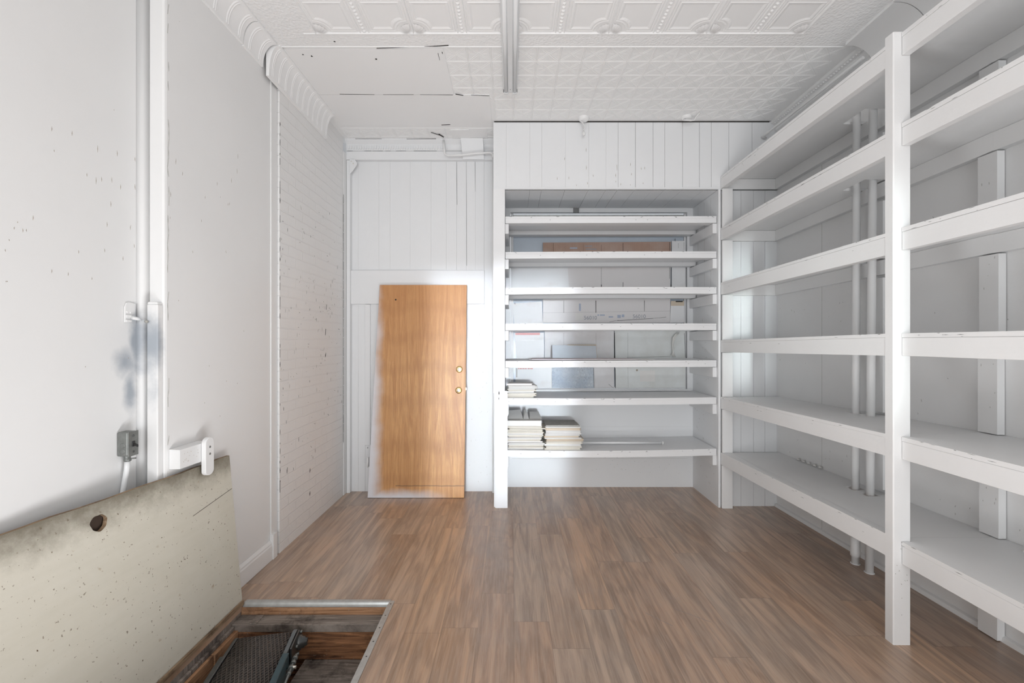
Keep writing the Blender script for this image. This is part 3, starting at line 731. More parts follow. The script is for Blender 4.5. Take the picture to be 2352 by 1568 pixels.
m = MB(); P = [Vector((c.x-.01, c.y, CE-.02)), Vector((c.x-.03, c.y-.02, CE-.035)), Vector((c.x-.02, c.y-.04, CE-.05)), Vector((c.x+.02, c.y-.045, CE-.055)), Vector((c.x+.05, c.y-.04, CE-.050)), Vector((c.x+.055, c.y-.05, CE-.035)), Vector((c.x+.075, c.y-.09, CE-.012))]
m.tube(P, .0065, 8); m.build('wire_stub', M['pipe'], r)

# ---- pipe along the ceiling edge at right
m = MB(); m.tube([(2.215, 3.797, 3.222), (2.185, 3.780, 3.222), (2.172, 3.755, 3.224), (2.176, 3.70, 3.226), (2.235, 3.2, 3.262), (2.268, 2.812, 3.283)], .0105, 10)
tag(m.build('ceiling_pipe', M['pipe']), 'thin white pipe running below the ceiling edge above the far right shelves', 'pipe')

# ---- vertical pipes behind the far right bay
def vpipe(bx, by, tx, ty, r0, label, coupling):
    r = empty('standing_pipe', (bx, by, 0), label, 'pipe')
    m = MB(); m.tube([(bx, by, 0), (tx, ty, 2.98)], r0, 18); m.build('pipe', M['pipe'], r)
    m = MB(); m.lathe((bx, by, 0), (0, 0, 1), [(r0+.005, 0), (r0+.005, .002), (r0, .003)], 18); m.build('floor_collar', M['pipe'], r)
    if coupling:
        m = MB(); m.lathe((bx, by, 0), (0, 0, 1), [(r0, .048), (r0+.005, .050), (r0+.006, .075), (r0+.004, .10), (r0+.004, .17), (r0, .172)], 20); m.build('coupling', M['pipe'], r)
vpipe(2.243, 2.845, 2.252, 2.845, .0225, 'white vertical pipe behind the far shelves, the left one with a coupling at its foot', True)
vpipe(2.243, 2.733, 2.268, 2.733, .0225, 'white vertical pipe behind the far shelves, the right one nearest the middle post', False)

# ---- right wall shelving, far bay
def notches(m, x0, d):   # little paint chips on the board edge
    pass
SX = 1.822
far = empty('wall_shelving', (SX+.25, 2.96, 0), 'white built-in wooden shelving on the right wall, far bay with pipes passing through', 'shelving')
PIPES = [(2.243, 2.845), (2.25, 2.733)]
FARZ = [(2.890, 2.887), (2.461, 2.437), (1.977, 1.962), (1.488, 1.461), (1.000, .968), (.514, .482)]
def wedge(m, x0a, x0b, x1a, x1b, y0, y1, za0, za1, zb0, zb1, mi=0):
    # near end y0: x0a..x1a, z za0..za1 ; far end y1: x0b..x1b, z zb0..zb1
    m.hexa([(x0a, y0, za0), (x1a, y0, za0), (x1b, y1, zb0), (x0b, y1, zb0), (x0a, y0, za1), (x1a, y0, za1), (x1b, y1, zb1), (x0b, y1, zb1)], mi)
G = .002
def chips(m, x, y0, y1, z0, z1, n, mi=1):
    for _ in range(n):
        t = random.random(); y = y0+(y1-y0)*t; z = z0+(z1-z0)*t-random.choice([.002, .010, .018]); L = random.uniform(.004, .035)
        dz = (z1-z0)/(y1-y0)*L
        m.fleck((x, y, z), (x, y+L, z+dz), random.uniform(.0008, .0022), (-1, 0, 0), mi, .0006)
nb, fb = 2.126, 3.798
NZ = [2.923, 2.491, 1.993, 1.489, .995, .495]
for i, (zn, zf) in enumerate(FARZ):
    # board, with a cut-out for the pipes
    m = MB(); t = .018; zz = lambda y: zn+(zf-zn)*(y-nb)/(fb-nb)
    c0, c1 = 2.70, 2.885
    nz = NZ[i]; zw = lambda y: nz+(zf-nz)*(y-nb)/(fb-nb); XM = 1.912
    def seg(xa, xb, ya_, yb_, wallside=False):
        xa1 = xb if not wallside else XR(ya_)-G; xb1 = xb if not wallside else XR(yb_)-G
        if xa == SX:
            a_, b_, c_, d_ = zz(ya_), zz(yb_), zw(ya_), zw(yb_)
            m.hexa([(xa, ya_, a_-t), (XM, ya_, c_-t), (XM, yb_, d_-t), (xa, yb_, b_-t), (xa, ya_, a_), (XM, ya_, c_), (XM, yb_, d_), (xa, yb_, b_)])
            xa = XM
        wedge(m, xa, xa, xa1, xb1, ya_, yb_, zw(ya_)-t, zw(ya_), zw(yb_)-t, zw(yb_))
    seg(SX, 0, nb, c0, True); seg(SX, 0, c1, fb, True); 
    if i < 3: seg(SX, 2.19, c0, c1); 
    else:
        seg(SX, 2.205, c0, c1); seg(2.205, 0, 2.765, 2.812, True)
        seg(2.285, 0, c0, 2.765, True); seg(2.285, 0, 2.812, c1, True)
    chips(m, SX, nb, fb, zn, zf, 9)
    sh = m.build('shelf_board', [M['shelf'], M['crack']], far)
    m = MB(); wedge(m, SX+.001, SX+.001, SX+.039, SX+.039, nb, fb, zn-.107, zn-t-.0005, zf-.104, zf-t-.0005)
    chips(m, SX+.001, nb, fb, zn-.03, zf-.03, 3)
    m.build('front_rail', [M['shelf'], M['crack']], far, bevel=.002)
    if i < 3 or True:
        # wall cleat
        z0, z1 = nz-t-.001, zf-t-.001
        m = MB()
        wedge(m, XR(nb)-.040, XR(fb)-.036, XR(nb)-.001, XR(fb)-.001, 2.1222, 3.797, z0-.0915, z0, z1-.090, z1)
        m.build('wall_cleat', M['shelf'], far)
        m = MB(); m.box(SX+.041, XR(3.83)-.001, 3.799, YR-.001, z1-.09, z1); m.build('end_cleat', M['shelf'], far, bevel=.002)
# posts of the far bay
lv = [0]+[z for _, z in FARZ[::-1]]
for i in range(6):
    z0 = lv[i]; z1 = lv[i+1]-.02
    m = MB()
    if i == 0: m.box(1.824, 1.915, 3.776, 3.797, 0, lv[1]-.108)
    else: m.box(SX+.012, 1.918, 3.800, YR-.002, z0+.001, z1-.001) if False else m.box(1.828, 1.916, 3.776, 3.797, z0+.001, lv[i+1]-.108)
    m.build('end_post', M['shelf'], far, bevel=.003)
m = MB()
m.prism([(SX, 2.126), (SX, 2.084), (SX+.004, 2.08), (1.902, 2.08), (1.905, 2.084), (1.905, 2.126)], 'z', 0, 2.929)
for k in range(14): m.fleck((random.uniform(1.84, 1.9), 2.08, random.uniform(.1, .4)),)*0 if False else None
for k in range(12):
    x = random.uniform(1.83, 1.89); z = random.triangular(.12, .5, .3); m.fleck((x, 2.08, z), (x+random.uniform(-.006, .006), 2.08, z+random.uniform(.002, .008)), .003, (0, -1, 0), 1, .0006)
m.build('middle_post', [M['shelf'], M['dust']], far)
# wall stud behind the pipes
m = MB()
for i in range(5):
    a = FARZ[i+1][0]+.003; b = FARZ[i][0]-.125
    m.box(XR(2.76)-.036, XR(2.76)-.004, 2.735, 2.82, a, b)
m.build('wall_stud', M['shelf'], far)
# crumbled paint flakes on the lowest shelf of the far bay
m = MB()
for k in range(5):
    d_ = 3.52-k*.06; z = .482+(.514-.482)*(fb-d_)/(fb-nb)+.001; x = XR(d_)-.012
    m.add([(x, d_, z), (x-.015, d_+.02, z), (x+.004, d_+.045, z), (x+.008, d_+.01, z+.018), (x, d_+.03, z+.012)], [(0, 1, 4, 3), (1, 2, 4), (0, 2, 1), (0, 3, 4, 2)])
tag(m.build('paint_flakes', M['paper_white']), 'curled white paint flakes at the back of the lowest far-bay shelf', 'paint flakes')

# ---- near bay
SX2 = 1.860; y0, y1 = .75, 2.078
near = empty('wall_shelving', (SX2+.25, 1.4, 0), 'white built-in wooden shelving on the right wall, near bay cut off by the right edge', 'shelving')
NZ = [2.923, 2.491, 1.993, 1.489, .995, .495]
for i, z in enumerate(NZ):
    m = MB(); t = .020
    wedge(m, SX2, SX2, XR(y0)-G, XR(y1)-G, y0, y1, z-t, z, z-t, z)
    wedge(m, 1.907, 1.907, XR(y1)-G, XR(2.124)-G, y1, 2.124, z-t, z, z-t, z)
    chips(m, SX2, 1.5, y1, z, z, 6)
    m.build('shelf_board', [M['shelf'], M['crack']], near)
    m = MB(); m.box(SX2+.001, SX2+.039, y0, y1, z-.107, z-t-.0008)
    m.build('front_rail', M['shelf'], near, bevel=.002)
    m = MB(); wedge(m, XR(y0)-.040, XR(2.12)-.040, XR(y0)-.001, XR(2.12)-.001, y0, 2.122, z-t-.092, z-t-.001, z-t-.092, z-t-.001)
    m.build('wall_cleat', M['shelf'], near)
zs = [0]+NZ[::-1]
for i in range(6):
    m = MB(); zt_ = zs[i+1]-.114; xo = .0005+(.002 if i % 2 else 0)
    x = XR(2.14); da = 2.098
    m.box(x-.040, x-.003, da+(.0 if i % 2 else .006), da+.088+(.0 if i % 2 else .006), zs[i]+.004, zt_-.004)
    for k in range(4):
        z = random.uniform(zs[i]+.05, zt_-.02); y = random.uniform(da+.01, da+.08); m.fleck((x-.040, y, z), (x-.040, y, z+random.uniform(.004, .02)), .003, (-1, 0, 0), 1, .0006)
    m.build('wall_stud', [M['shelf'], M['dust']], near, bevel=.002)
m = MB()
for k in range(4):
    d_ = 2.06-.11-k*.03; z = .496; x = XR(d_)-.060; m.add([(x, d_, z), (x-.02, d_+.02, z), (x+.004, d_+.045, z), (x+.008, d_+.01, z+.018), (x, d_+.03, z+.012)], [(0, 1, 4, 3), (1, 2, 4), (0, 2, 1), (0, 3, 4, 2)])
tag(m.build('paint_flakes', M['paper_white']), 'curled white paint flakes on the lowest near-bay shelf beside the wall stud', 'paint flakes')

# ---- niche shelving
nsh = empty('niche_shelving', (.87, 4.07, 0), 'white wooden shelving of seven shelves built into the back wall niche', 'shelving')
NS = [2.548, 2.238, 1.924, 1.607, 1.282, .957, .503]
SAG = [0, .002, .004, .003, 0, -.006, -.012]
xa, xb = -.058, 1.795
SURF = {}
for i, z in enumerate(NS):
    n = 12; dzr = [.004, .006, .006, .002, .006, .006, .012][i]
    def zc_(t, z=z, dzr=dzr, i=i): return z+dzr*(t-.5)+SAG[i]*math.sin(PI*t)
    SURF[i] = zc_
    def strip(m, ya_, yb_, dz0, dz1, mi=0):
        vs = []
        for k in range(n+1):
            t = k/n; x = xa+(xb-xa)*t; zz_ = zc_(t)
            vs += [(x, ya_, zz_+dz0), (x, yb_, zz_+dz0), (x, yb_, zz_+dz1), (x, ya_, zz_+dz1)]
        fs = [(0, 1, 2, 3), tuple(4*n+q for q in (3, 2, 1, 0))]
        for k in range(n):
            for q in range(4): fs.append((4*k+q, 4*k+(q+1) % 4, 4*k+4+(q+1) % 4, 4*k+4+q))
        m.add(vs, fs, mi)
    m = MB(); strip(m, 3.822, YN-.002, -.018, 0)
    for _ in range(10):
        t = random.random(); x = xa+(xb-xa)*t; L = random.uniform(.004, .03); m.fleck((x, 3.822, zc_(t)-random.choice([.002, .012])), (x+L, 3.822, zc_(t)-random.choice([.002, .012])), .003, (0, -1, 0), 1, .0008)
    m.build('shelf_board', [M['nshelf'], M['crack']], nsh)
    m = MB(); strip(m, 3.823, 3.912, -.058, -.0185)
    for _ in range(3):
        t = random.random(); x = xa+(xb-xa)*t; m.fleck((x, 3.823, zc_(t)-.03), (x+.012, 3.823, zc_(t)-.03), .003, (0, -1, 0), 1, .0008)
    m.build('front_rail', [M['nshelf'], M['crack']], nsh)
    if i < 5:
        m = MB(); strip(m, 4.250, YN-.002, -.054, -.0185); m.build('rear_rail', M['nshelf'], nsh)
    zt_ = zc_(1)-.060
    m = MB(); m.box(XRn-.036, XRn-.001, 3.832, YN-.002, zt_-.088, zt_-.001); m.build('side_cleat', M['nshelf'], nsh, bevel=.002)
    zt_ = zc_(0)-.060
    m = MB(); m.box(XL+.001, XL+.033, 3.832, YN-.002, zt_-.088, zt_-.001); m.build('side_cleat', M['nshelf'], nsh, bevel=.002)

# ---- cardboard sheets in front of the window
def sheet(name, quad, d, mat, label, cat, th=.004, parts=None, slots=None, group=None):
    """quad of photo points (tl, tr, br, bl) on a plane at depth d"""
    P = [px(*q, d) for q in quad]; m = MB()
    tl_, tr_, br2, bl_ = P; o_ = Vector((0, th, 0))
    m.hexa([bl_, br2, br2+o_, bl_+o_, tl_, tr_, tr_+o_, tl_+o_])
    for (x0, y0_, x1, y1_, wd) in slots or []:
        m.fleck(px(x0, y0_, d), px(x1, y1_, d), wd, (0, -1, 0), 1, .001)
    return tag(m.build(name, [mat, M['crack']]), label, cat, group)
def dec(parent, name, x0, x1, y0_, y1_, d, mat, th=.0012):
    a = px(x0, y1_, d); b = px(x1, y0_, d); return BX(a.x, b.x, d-th, d, a.z, b.z).build(name, mat, parent)
def word(parent, s, x, y, h, d, mat, blur=0):
    c = bpy.data.curves.new('t', 'FONT'); c.body = s; c.size = h*d/1000*1.35; c.extrude = .0003
    o = bpy.data.objects.new('t', c); COL.objects.link(o); dg = bpy.context.evaluated_depsgraph_get()
    me = bpy.data.meshes.new_from_object(o.evaluated_get(dg)); bpy.data.objects.remove(o); me.name = 'printed_text'
    me.materials.clear(); me.materials.append(mat)
    t = bpy.data.objects.new('printed_text', me); COL.objects.link(t); t.parent = parent
    t.location = px(x, y, d-.0008)-world_loc(parent); t.rotation_euler = (PI/2, 0, 0); return t
D = 4.352; brown = (.52, .33, .24)
bigm = carton('brown_carton_half_painted', (.52, .36, .29), (.82, .80, .80), .15, .72, .58, 1.)
o = sheet('cardboard_sheet', [(1247, 557), (1541, 555), (1539, 741), (1247, 741)], D, bigm, 'wide flattened brown carton covering the window behind the second to fourth niche shelves', 'cardboard',
    slots=[(1271, 558, 1271, 640, .008), (1340, 560, 1340, 600, .003), (1381, 562, 1381, 660, .004), (1431, 558, 1431, 600, .008), (1431, 648, 1431, 661, .009), (1381, 651, 1381, 661, .009), (1295, 690, 1295, 718, .008), (1368.5, 690, 1368.5, 718, .010), (1480, 690, 1480, 715, .008), (1538, 556, 1538, 640, .008), (1247, 718, 1540, 714, .002), (1400, 739, 1420, 735, .005), (1418, 736, 1500, 731, .006), (1500, 731, 1530, 728, .004)])
word(o, '56010', 1341, 733.5, 9, D, M['ink']); word(o, '56010', 1453, 730.5, 9, D, M['ink'])
dec(o, 'paper_tape', 1322, 1338, 719, 735, D, M['paper_white'])
for (a, b, c_, e_) in [(1309, 1326, 568, 571), (1343, 1360, 564, 566), (1345, 1370, 571, 573)]: dec(o, 'printed_line', a, b, c_, e_, D, M['ink_blue'] if a == 1309 else M['ink'], .0006)
for k, (a, b, c_, e_) in enumerate([(1372, 1376, 722, 725), (1378, 1389, 722, 725), (1398, 1408, 726, 729), (1418, 1426, 723, 730), (1428, 1434, 722, 728), (1330, 1334, 697, 714)]): dec(o, 'printed_line', a, b, c_, e_, D, M['ink_blue'], .0006)
wm = carton('white_sprayed_card', (.62, .50, .44), WH, 1.0, seed=3.)
sheet('cardboard_sheet', [(1179, 615), (1304, 615), (1307, 662), (1179, 662)], D-.006, wm, 'white-painted card sheet behind the second gap of the niche, at its left end', 'cardboard')
sheet('cardboard_sheet', [(1178, 697), (1244, 692), (1248, 760), (1182, 762)], D-.006, carton('white_pink_card', (.66, .50, .44), WH, .92, seed=5.), 'white card standing tilted at the left under the third niche shelf', 'cardboard', slots=[(1183, 693, 1183, 700, .006)])
o = sheet('cardboard_sheet', [(1181, 764), (1249, 764), (1250, 828), (1187, 828)], D-.008, wm, 'white card with a pink strip along its top, left under the fourth niche shelf', 'cardboard')
dec(o, 'pink_strip', 1184, 1240, 764, 769, D-.008, M['red_print'])
o = sheet('cardboard_sheet', [(1184, 838), (1267, 838), (1267, 889), (1184, 889)], D-.006, wm, 'white card with faint red lettering on it, left above the sixth niche shelf', 'cardboard')
for a, b in [(1190, 1193), (1194, 1199), (1200, 1204), (1205, 1210), (1212, 1217), (1218, 1224)]: dec(o, 'printed_line', a, b, 845, 847.5, D-.006, M['red_print'], .0006)
dec(o, 'torn_strip', 1186, 1188, 845, 866, D-.006, M['dust'], .0008)
sheet('cardboard_sheet', [(1251, 743), (1410, 743), (1411, 890), (1251, 890)], D+.004, carton('pale_card', (.62, .56, .54), (.84, .845, .86), .8, seed=7.), 'wide pale card panel in the middle of the window, behind the small leaning boards', 'cardboard', slots=[(1295, 764, 1295, 792, .002), (1369, 764, 1369, 793, .002), (1398, 882, 1409, 891, .005)])
o = sheet('cardboard_sheet', [(1411.5, 745), (1573, 745), (1574, 891), (1414, 891)], D-.002, carton('pale_green_card', (.60, .58, .52), (.83, .86, .86), .85, seed=9.), 'large white-green card panel at the right of the window under the fourth shelf', 'cardboard', slots=[(1411.8, 764, 1412.5, 822, .009), (1413, 845, 1413.8, 891, .009), (1442, 764, 1443, 890, .0015), (1440, 821, 1540, 818, .004), (1572, 765, 1574, 820, .006)])
dec(o, 'address_label', 1470, 1504, 851, 876, D-.002, M['paper_white']); dec(o, 'stain', 1461, 1465, 848, 852, D-.002, M['chip'])
sheet('cardboard_sheet', [(1543, 553), (1574, 553), (1574, 660), (1543, 660)], D-.004, wm, 'narrow white carton end at the right of the window, above the third niche shelf', 'cardboard', slots=[(1551, 546, 1551, 555, .006), (1558, 558, 1558, 570, .002), (1571, 556, 1571, 575, .003), (1541, 651, 1541, 660, .006)])
o = sheet('cardboard_sheet', [(1541, 691), (1571, 691), (1572, 741), (1539, 741)], D-.006, wm, 'narrow white card with a bare tan top edge, right end below the third niche shelf', 'cardboard')
dec(o, 'tan_flap', 1541, 1571, 691, 702, D-.006, M['paper_tan']); dec(o, 'dark_gap', 1552, 1568, 691, 693.5, D-.0072, M['crack'])
# bubble-wrap sheet
t = NT('blue_bubble_sheet', .45, .4); v = t.new('ShaderNodeTexVoronoi'); v.inputs['Scale'].default_value = 60; t.link(t.obj(), v.inputs['Vector'])
t.bump(v.outputs['Distance'], 1., .01); n_ = t.noise(t.obj(), 5, 3); M['bubble'] = t.color(t.mix(t.ramp(n_, [(.35, 0.), (.65, 1.)]), (.52, .60, .70), (.70, .75, .80)))
sheet('bubble_wrap_sheet', [(1268, 838), (1363, 838), (1365, 891), (1268, 891)], D-.012, M['bubble'], 'blue-grey bubble wrap sheet standing behind the fifth niche shelf', 'bubble wrap', slots=[(1363, 845, 1364.5, 890, .008)])
# small boards resting on the fifth shelf, leaning back
def lean(name, x0, x1, zt, d0, d1, mat, label, dx=0, dz=0):
    z0 = NS[4]+.006; P0 = px(x0, 0, d0).x; P1 = px(x1, 0, d0).x
    ztw = EYE+(784-zt)*d1/1000; m = MB()
    m.hexa([(P0, d0, z0), (P1, d0, z0), (P1, d0+.005, z0), (P0, d0+.005, z0), (P0+dx, d1, ztw+dz), (P1+dx*2.2, d1, ztw), (P1+dx*2.2, d1+.005, ztw), (P0+dx, d1+.005, ztw+dz)])
    return tag(m.build(name, mat), label, 'board')
lean('leaning_board', 1269, 1371, 794, 4.17, 4.23, carton('bluish_board', (.55, .60, .66), (.70, .75, .80), .5, seed=2.), 'pale blue-grey board leaning on the fifth niche shelf, the front one', .002, .008)
lean('leaning_board', 1305, 1372, 791, 4.24, 4.29, M['paper_tan'], 'tan cardboard piece standing just behind the pale blue-grey board')
# papers lying flat on the fifth shelf
for (x0, x1, k, mat, lb) in [(1215, 1500, 0, M['paper_white'], 'long white paper sheet lying flat along the fifth niche shelf, lower one'), (1222, 1460, 1, carton('mauve_sheet', (.62, .52, .54), (.70, .66, .68), .5), 'long mauve-grey sheet lying on top of the white one on the fifth shelf')]:
    a = px(x0, 0, 3.9).x; b = px(x1, 0, 3.9).x; m = MB(); m.box(a, b, 3.86+k*.006, 4.10, NS[4]+.0045+k*.004, NS[4]+.0080+k*.004); tag(m.build('flat_sheet', mat), lb, 'paper')
# crumpled plastic bag hanging at the right of the window
m = MB(); d = 4.31; pts = [(1556, 764), (1552, 768), (1547, 776), (1545, 786), (1545, 796), (1546, 808), (1548, 818)]
m.tube([px(*p, d) for p in pts], [.004, .009, .012, .009, .006, .009, .014], 8)
m.tube([px(1560, 764, d), px(1552, 772, d-.01), px(1547, 784, d-.01), px(1549, 800, d), px(1543, 815, d), px(1552, 819, d)], [.003, .008, .006, .003, .008, .004], 7)
tag(m.build('plastic_bag', M['plastic']), 'crumpled clear plastic strip hanging at the right end under the fourth niche shelf', 'plastic bag')

# ---- folder stacks
ORD = ['bottom', 'second', 'third', 'fourth', 'fifth', 'sixth', 'seventh', 'eighth', 'ninth', 'tenth', 'eleventh', 'twelfth', 'thirteenth', 'fourteenth', 'fifteenth', 'sixteenth', 'seventeenth', 'eighteenth']
def folder(x0, x1, y0_, y1_, z, h, mat, rot=0, fold=True):
    m = MB(); n = max(2, int(h/.0035)); cx = (x0+x1)/2; cy = (y0_+y1_)/2; t = h/n
    R = Matrix.Rotation(rot, 3, 'Z')
    wav = [random.uniform(-.0016, .0016) for _ in range(4)]
    for k in range(n):
        jx, jy = random.uniform(-.006, .006), random.uniform(-.005, .005); za = z+k*t+.0003; zb_ = z+(k+1)*t-.0004; N_ = 6; vs = []
        for q in range(N_+1):
            f = q/N_; x = x0+(x1-x0)*f+jx; w_ = wav[0]*math.sin(f*PI*2)*(k/n)*.4
            for (yy_, zz_) in ((y0_+jy, za), (y1_+jy, za), (y1_+jy, zb_), (y0_+jy, zb_)):
                p = R @ Vector((x-cx, yy_-cy, 0)); vs.append((p.x+cx, p.y+cy, zz_+max(0, w_)*0))
        fs = [(0, 1, 2, 3), tuple(4*N_+q for q in (3, 2, 1, 0))]
        for q in range(N_):
            for e in range(4): fs.append((4*q+e, 4*q+(e+1) % 4, 4*q+4+(e+1) % 4, 4*q+4+e))
        m.add(vs, fs)
    return m.build('paper_folder', mat, bevel=.0004)
def stack(x0, x1, y0_, y1_, z, total, n, lname, group, tints, cnames):
    hs = [random.uniform(.6, 1.5) for _ in range(n)]; s_ = total/sum(hs); hs = [h*s_ for h in hs]; zc = z
    for k in range(n):
        a = random.uniform(-.012, .012); ci = random.choice(tints); b = random.uniform(-.014, .012)
        o = folder(x0+a, x1+a+b, y0_+random.uniform(0, .015), y1_+random.uniform(-.02, .01), zc, hs[k]*.97, TINTS[ci], random.uniform(-.025, .025))
        which = 'topmost' if k == n-1 else ('bottom' if k == 0 else ORD[k]+' from bottom')
        tag(o, f'{cnames[ci]} folder, {which} in {lname}', 'folder', group); zc += hs[k]
    return zc
CN = ['cream', 'white', 'tan']
z7 = NS[6]-.010; z7 = SURF[6](.1)+.0025
zt1 = stack(-.040, .272, 3.845, 4.10, z7, .205, 14, 'tall left stack on lowest niche shelf', 'folders in the tall left stack on the lowest niche shelf', [0, 0, 0, 1, 2], CN)
m = MB(); m.box(-.043, .262, 3.85, 4.09, zt1+.001, zt1+.048)
r = tag(m.build('paper_ream', M['paper_white'], bevel=.002), 'thick white paper bundle on top of the tall left folder stack', 'paper bundle')
# loose sheets tilted up on top
for (xs, lb) in [((-.035, .10, .02), 'grey-white card tilted on the white bundle, leftmost of three'), ((.105, .155, .02), 'grey-white card tilted on the white bundle, the narrow middle one'), ((.160, .270, .0), 'grey-white card tilted on the white bundle, rightmost of three')]:
    a, b, q = xs; zz_ = zt1+.050; m = MB(); rise = .045 if q else .034
    m.hexa([(a, 3.93, zz_), (b, 3.93, zz_), (b, 3.933, zz_), (a, 3.933, zz_), (a+.005, 4.12, zz_+rise), (b-.02, 4.12, zz_+rise+q*.4), (b-.02, 4.123, zz_+rise+q*.4+.002), (a+.005, 4.123, zz_+rise+.002)])
    tag(m.build('loose_card', M['paper_white']), lb, 'card')
z7b = SURF[6](.27)+.003
zt2 = stack(.295, .612, 3.845, 4.09, z7b-.004+.003, .205, 13, 'right-hand stack on lowest niche shelf', 'folders in the second stack on the lowest niche shelf', [0, 1, 1, 2], CN)
m = MB(); m.hexa([(.300, 3.86, zt2+.001), (.600, 3.86, zt2+.001), (.585, 4.12, zt2+.004), (.290, 4.12, zt2+.004), (.300, 3.86, zt2+.009), (.600, 3.86, zt2+.009), (.585, 4.12, zt2+.012), (.290, 4.12, zt2+.012)])
tag(m.build('book', M['dust']), 'flat grey hardcover lying on top of the second folder stack', 'book')
z6 = SURF[5](.1)+.0015
zt3 = stack(-.045, .205, 3.845, 4.02, z6, .108, 10, 'short stack on the shelf above', 'folders in the short stack on the sixth niche shelf', [0, 1, 1], CN)
m = MB(); m.hexa([(-.045, 3.86, zt3+.001), (.175, 3.86, zt3+.001), (.19, 4.02, zt3+.001), (-.02, 4.02, zt3+.001), (-.045, 3.86, zt3+.015), (.175, 3.86, zt3+.015), (.19, 4.02, zt3+.015), (-.02, 4.02, zt3+.015)])
tag(m.build('booklet', M['paper_white']), 'white booklet on top of the short folder stack on the sixth shelf', 'booklet')
# rods on the lowest shelf
zr = SURF[6](.7)
r = empty('white_rod', (1.0, 4.03, zr), 'thin white rod with a capped end lying on the lowest niche shelf', 'rod')
zr0 = zr+.0170
m = MB(); m.tube([(.64, 4.03, zr0), (1.385, 4.03, zr0)], .0105, 14); m.build('tube', M['tube'], r)
m = MB(); m.tube([(1.386, 4.03, zr0), (1.395, 4.03, zr0), (1.405, 4.03, zr0)], [.014, .016, .010], 14); m.build('end_cap', M['pipe'], r)
m = MB(); m.box(.64, 1.30, 4.13, 4.15, zr+.003, zr+.012); tag(m.build('white_strip', M['fix']), 'flat white strip lying behind the rod on the lowest niche shelf', 'strip')

# ---- switch box
YS0, YS1 = 1.887, 1.937
r = empty('switch_box', (XN+.025, 1.91, .95), 'grey metal surface switch box with black toggle on the near left wall', 'switch box')
m = MB(); m.box(XN+.0005, XN+.049, YS0, YS1, .950, 1.056); m.build('box', M['grey_metal'], r, bevel=.006)
m = MB(); m.box(XN+.0495, XN+.053, YS0-.001, YS1+.001, .949, 1.057); m.build('cover_plate', M['grey_metal'], r, bevel=.002)
m = MB(); yc = (YS0+YS1)/2; m.box(XN+.053, XN+.056, yc-.005, yc+.005, .990, 1.014); m.hexa([(XN+.056, yc-.004, .996), (XN+.072, yc-.003, .988), (XN+.072, yc+.003, .988), (XN+.056, yc+.004, .996), (XN+.056, yc-.004, 1.004), (XN+.072, yc-.003, .997), (XN+.072, yc+.003, .997), (XN+.056, yc+.004, 1.004)])
m.build('toggle', M['black'], r)
for z in (.967, 1.038):
    m = MB(); m.lathe((XN+.053, yc, z), (1, 0, 0), [(.0045, 0), (.0045, .0015), (0, .002)], 12); m.build('screw', M['dark_metal'], r)
for z in (.972, .998):
    m = MB(); m.lathe((XN+.026, YS0, z), (0, -1, 0), [(.0105, -.001), (.0105, .001), (.009, .0014), (0, .0014)], 18); m.build('knockout', M['grey_metal'], r)
m = MB(); m.lathe((XN+.026, 1.912, .950), (0, 0, -1), [(.012, 0), (.012, .014), (.014, .016), (.014, .024), (.010, .026), (0, .026)], 16); m.tube([(XN+.026, 1.912, .934), (XN+.05, 1.930, .934)], .003, 8); m.build('cable_clamp', M['grey_metal'], r)
m = MB(); m.tube([(XN+.026, 1.912, .925), (XN+.024, 1.911, .89), (XN+.018, 1.904, .82), (XN+.014, 1.895, .74), (XN+.012, 1.89, .60), (XN+.012, 1.89, .3), (XN+.012, 1.89, .0)], .0105, 12)
tag(m.build('cable_conduit', M['tube']), 'white flexible cable conduit hanging down from the grey switch box', 'cable')

# ---- latch fitting above
r = empty('spring_latch', (XN+.01, 1.95, 1.53), 'white painted metal spring latch fitting on the left wall above the grey patch', 'latch')
m = MB(); m.prism([(1.922, 1.535), (1.922, 1.605), (1.930, 1.622), (1.945, 1.626), (1.975, 1.622), (1.975, 1.560), (1.955, 1.556), (1.955, 1.535)], 'x', XN+.001, XN+.007); m.build('plate', M['wall'], r, bevel=.002)
m = MB(); m.box(XN+.0075, XN+.013, 1.924, 1.968, 1.556, 1.568); m.box(XN+.0075, XN+.013, 1.924, 1.950, 1.537, 1.546); m.build('bracket', M['wall'], r, bevel=.001)
m = MB(); m.tube([(XN+.018, 1.945, 1.556), (XN+.026, 1.965, 1.552), (XN+.032, 1.972, 1.548)], [.007, .008, .006], 10); m.tube([(XN+.036, 1.974, 1.547), (XN+.050, 1.976, 1.542)], .004, 8); m.build('bolt_rod', M['wall'], r)
m = MB(); m.lathe((XN+.051, 1.976, 1.542), (1, 0, -.3), [(0, 0), (.006, 0), (.006, .010), (0, .010)], 12); m.build('bolt_tip', M['dust'], r)
for y, z in ((1.932, 1.582), (1.950, 1.580)):
    m = MB(); m.lathe((XN+.007, y, z), (1, 0, 0), [(.005, 0), (.004, .001), (0, .003)], 10); m.build('screw', M['wall'], r)

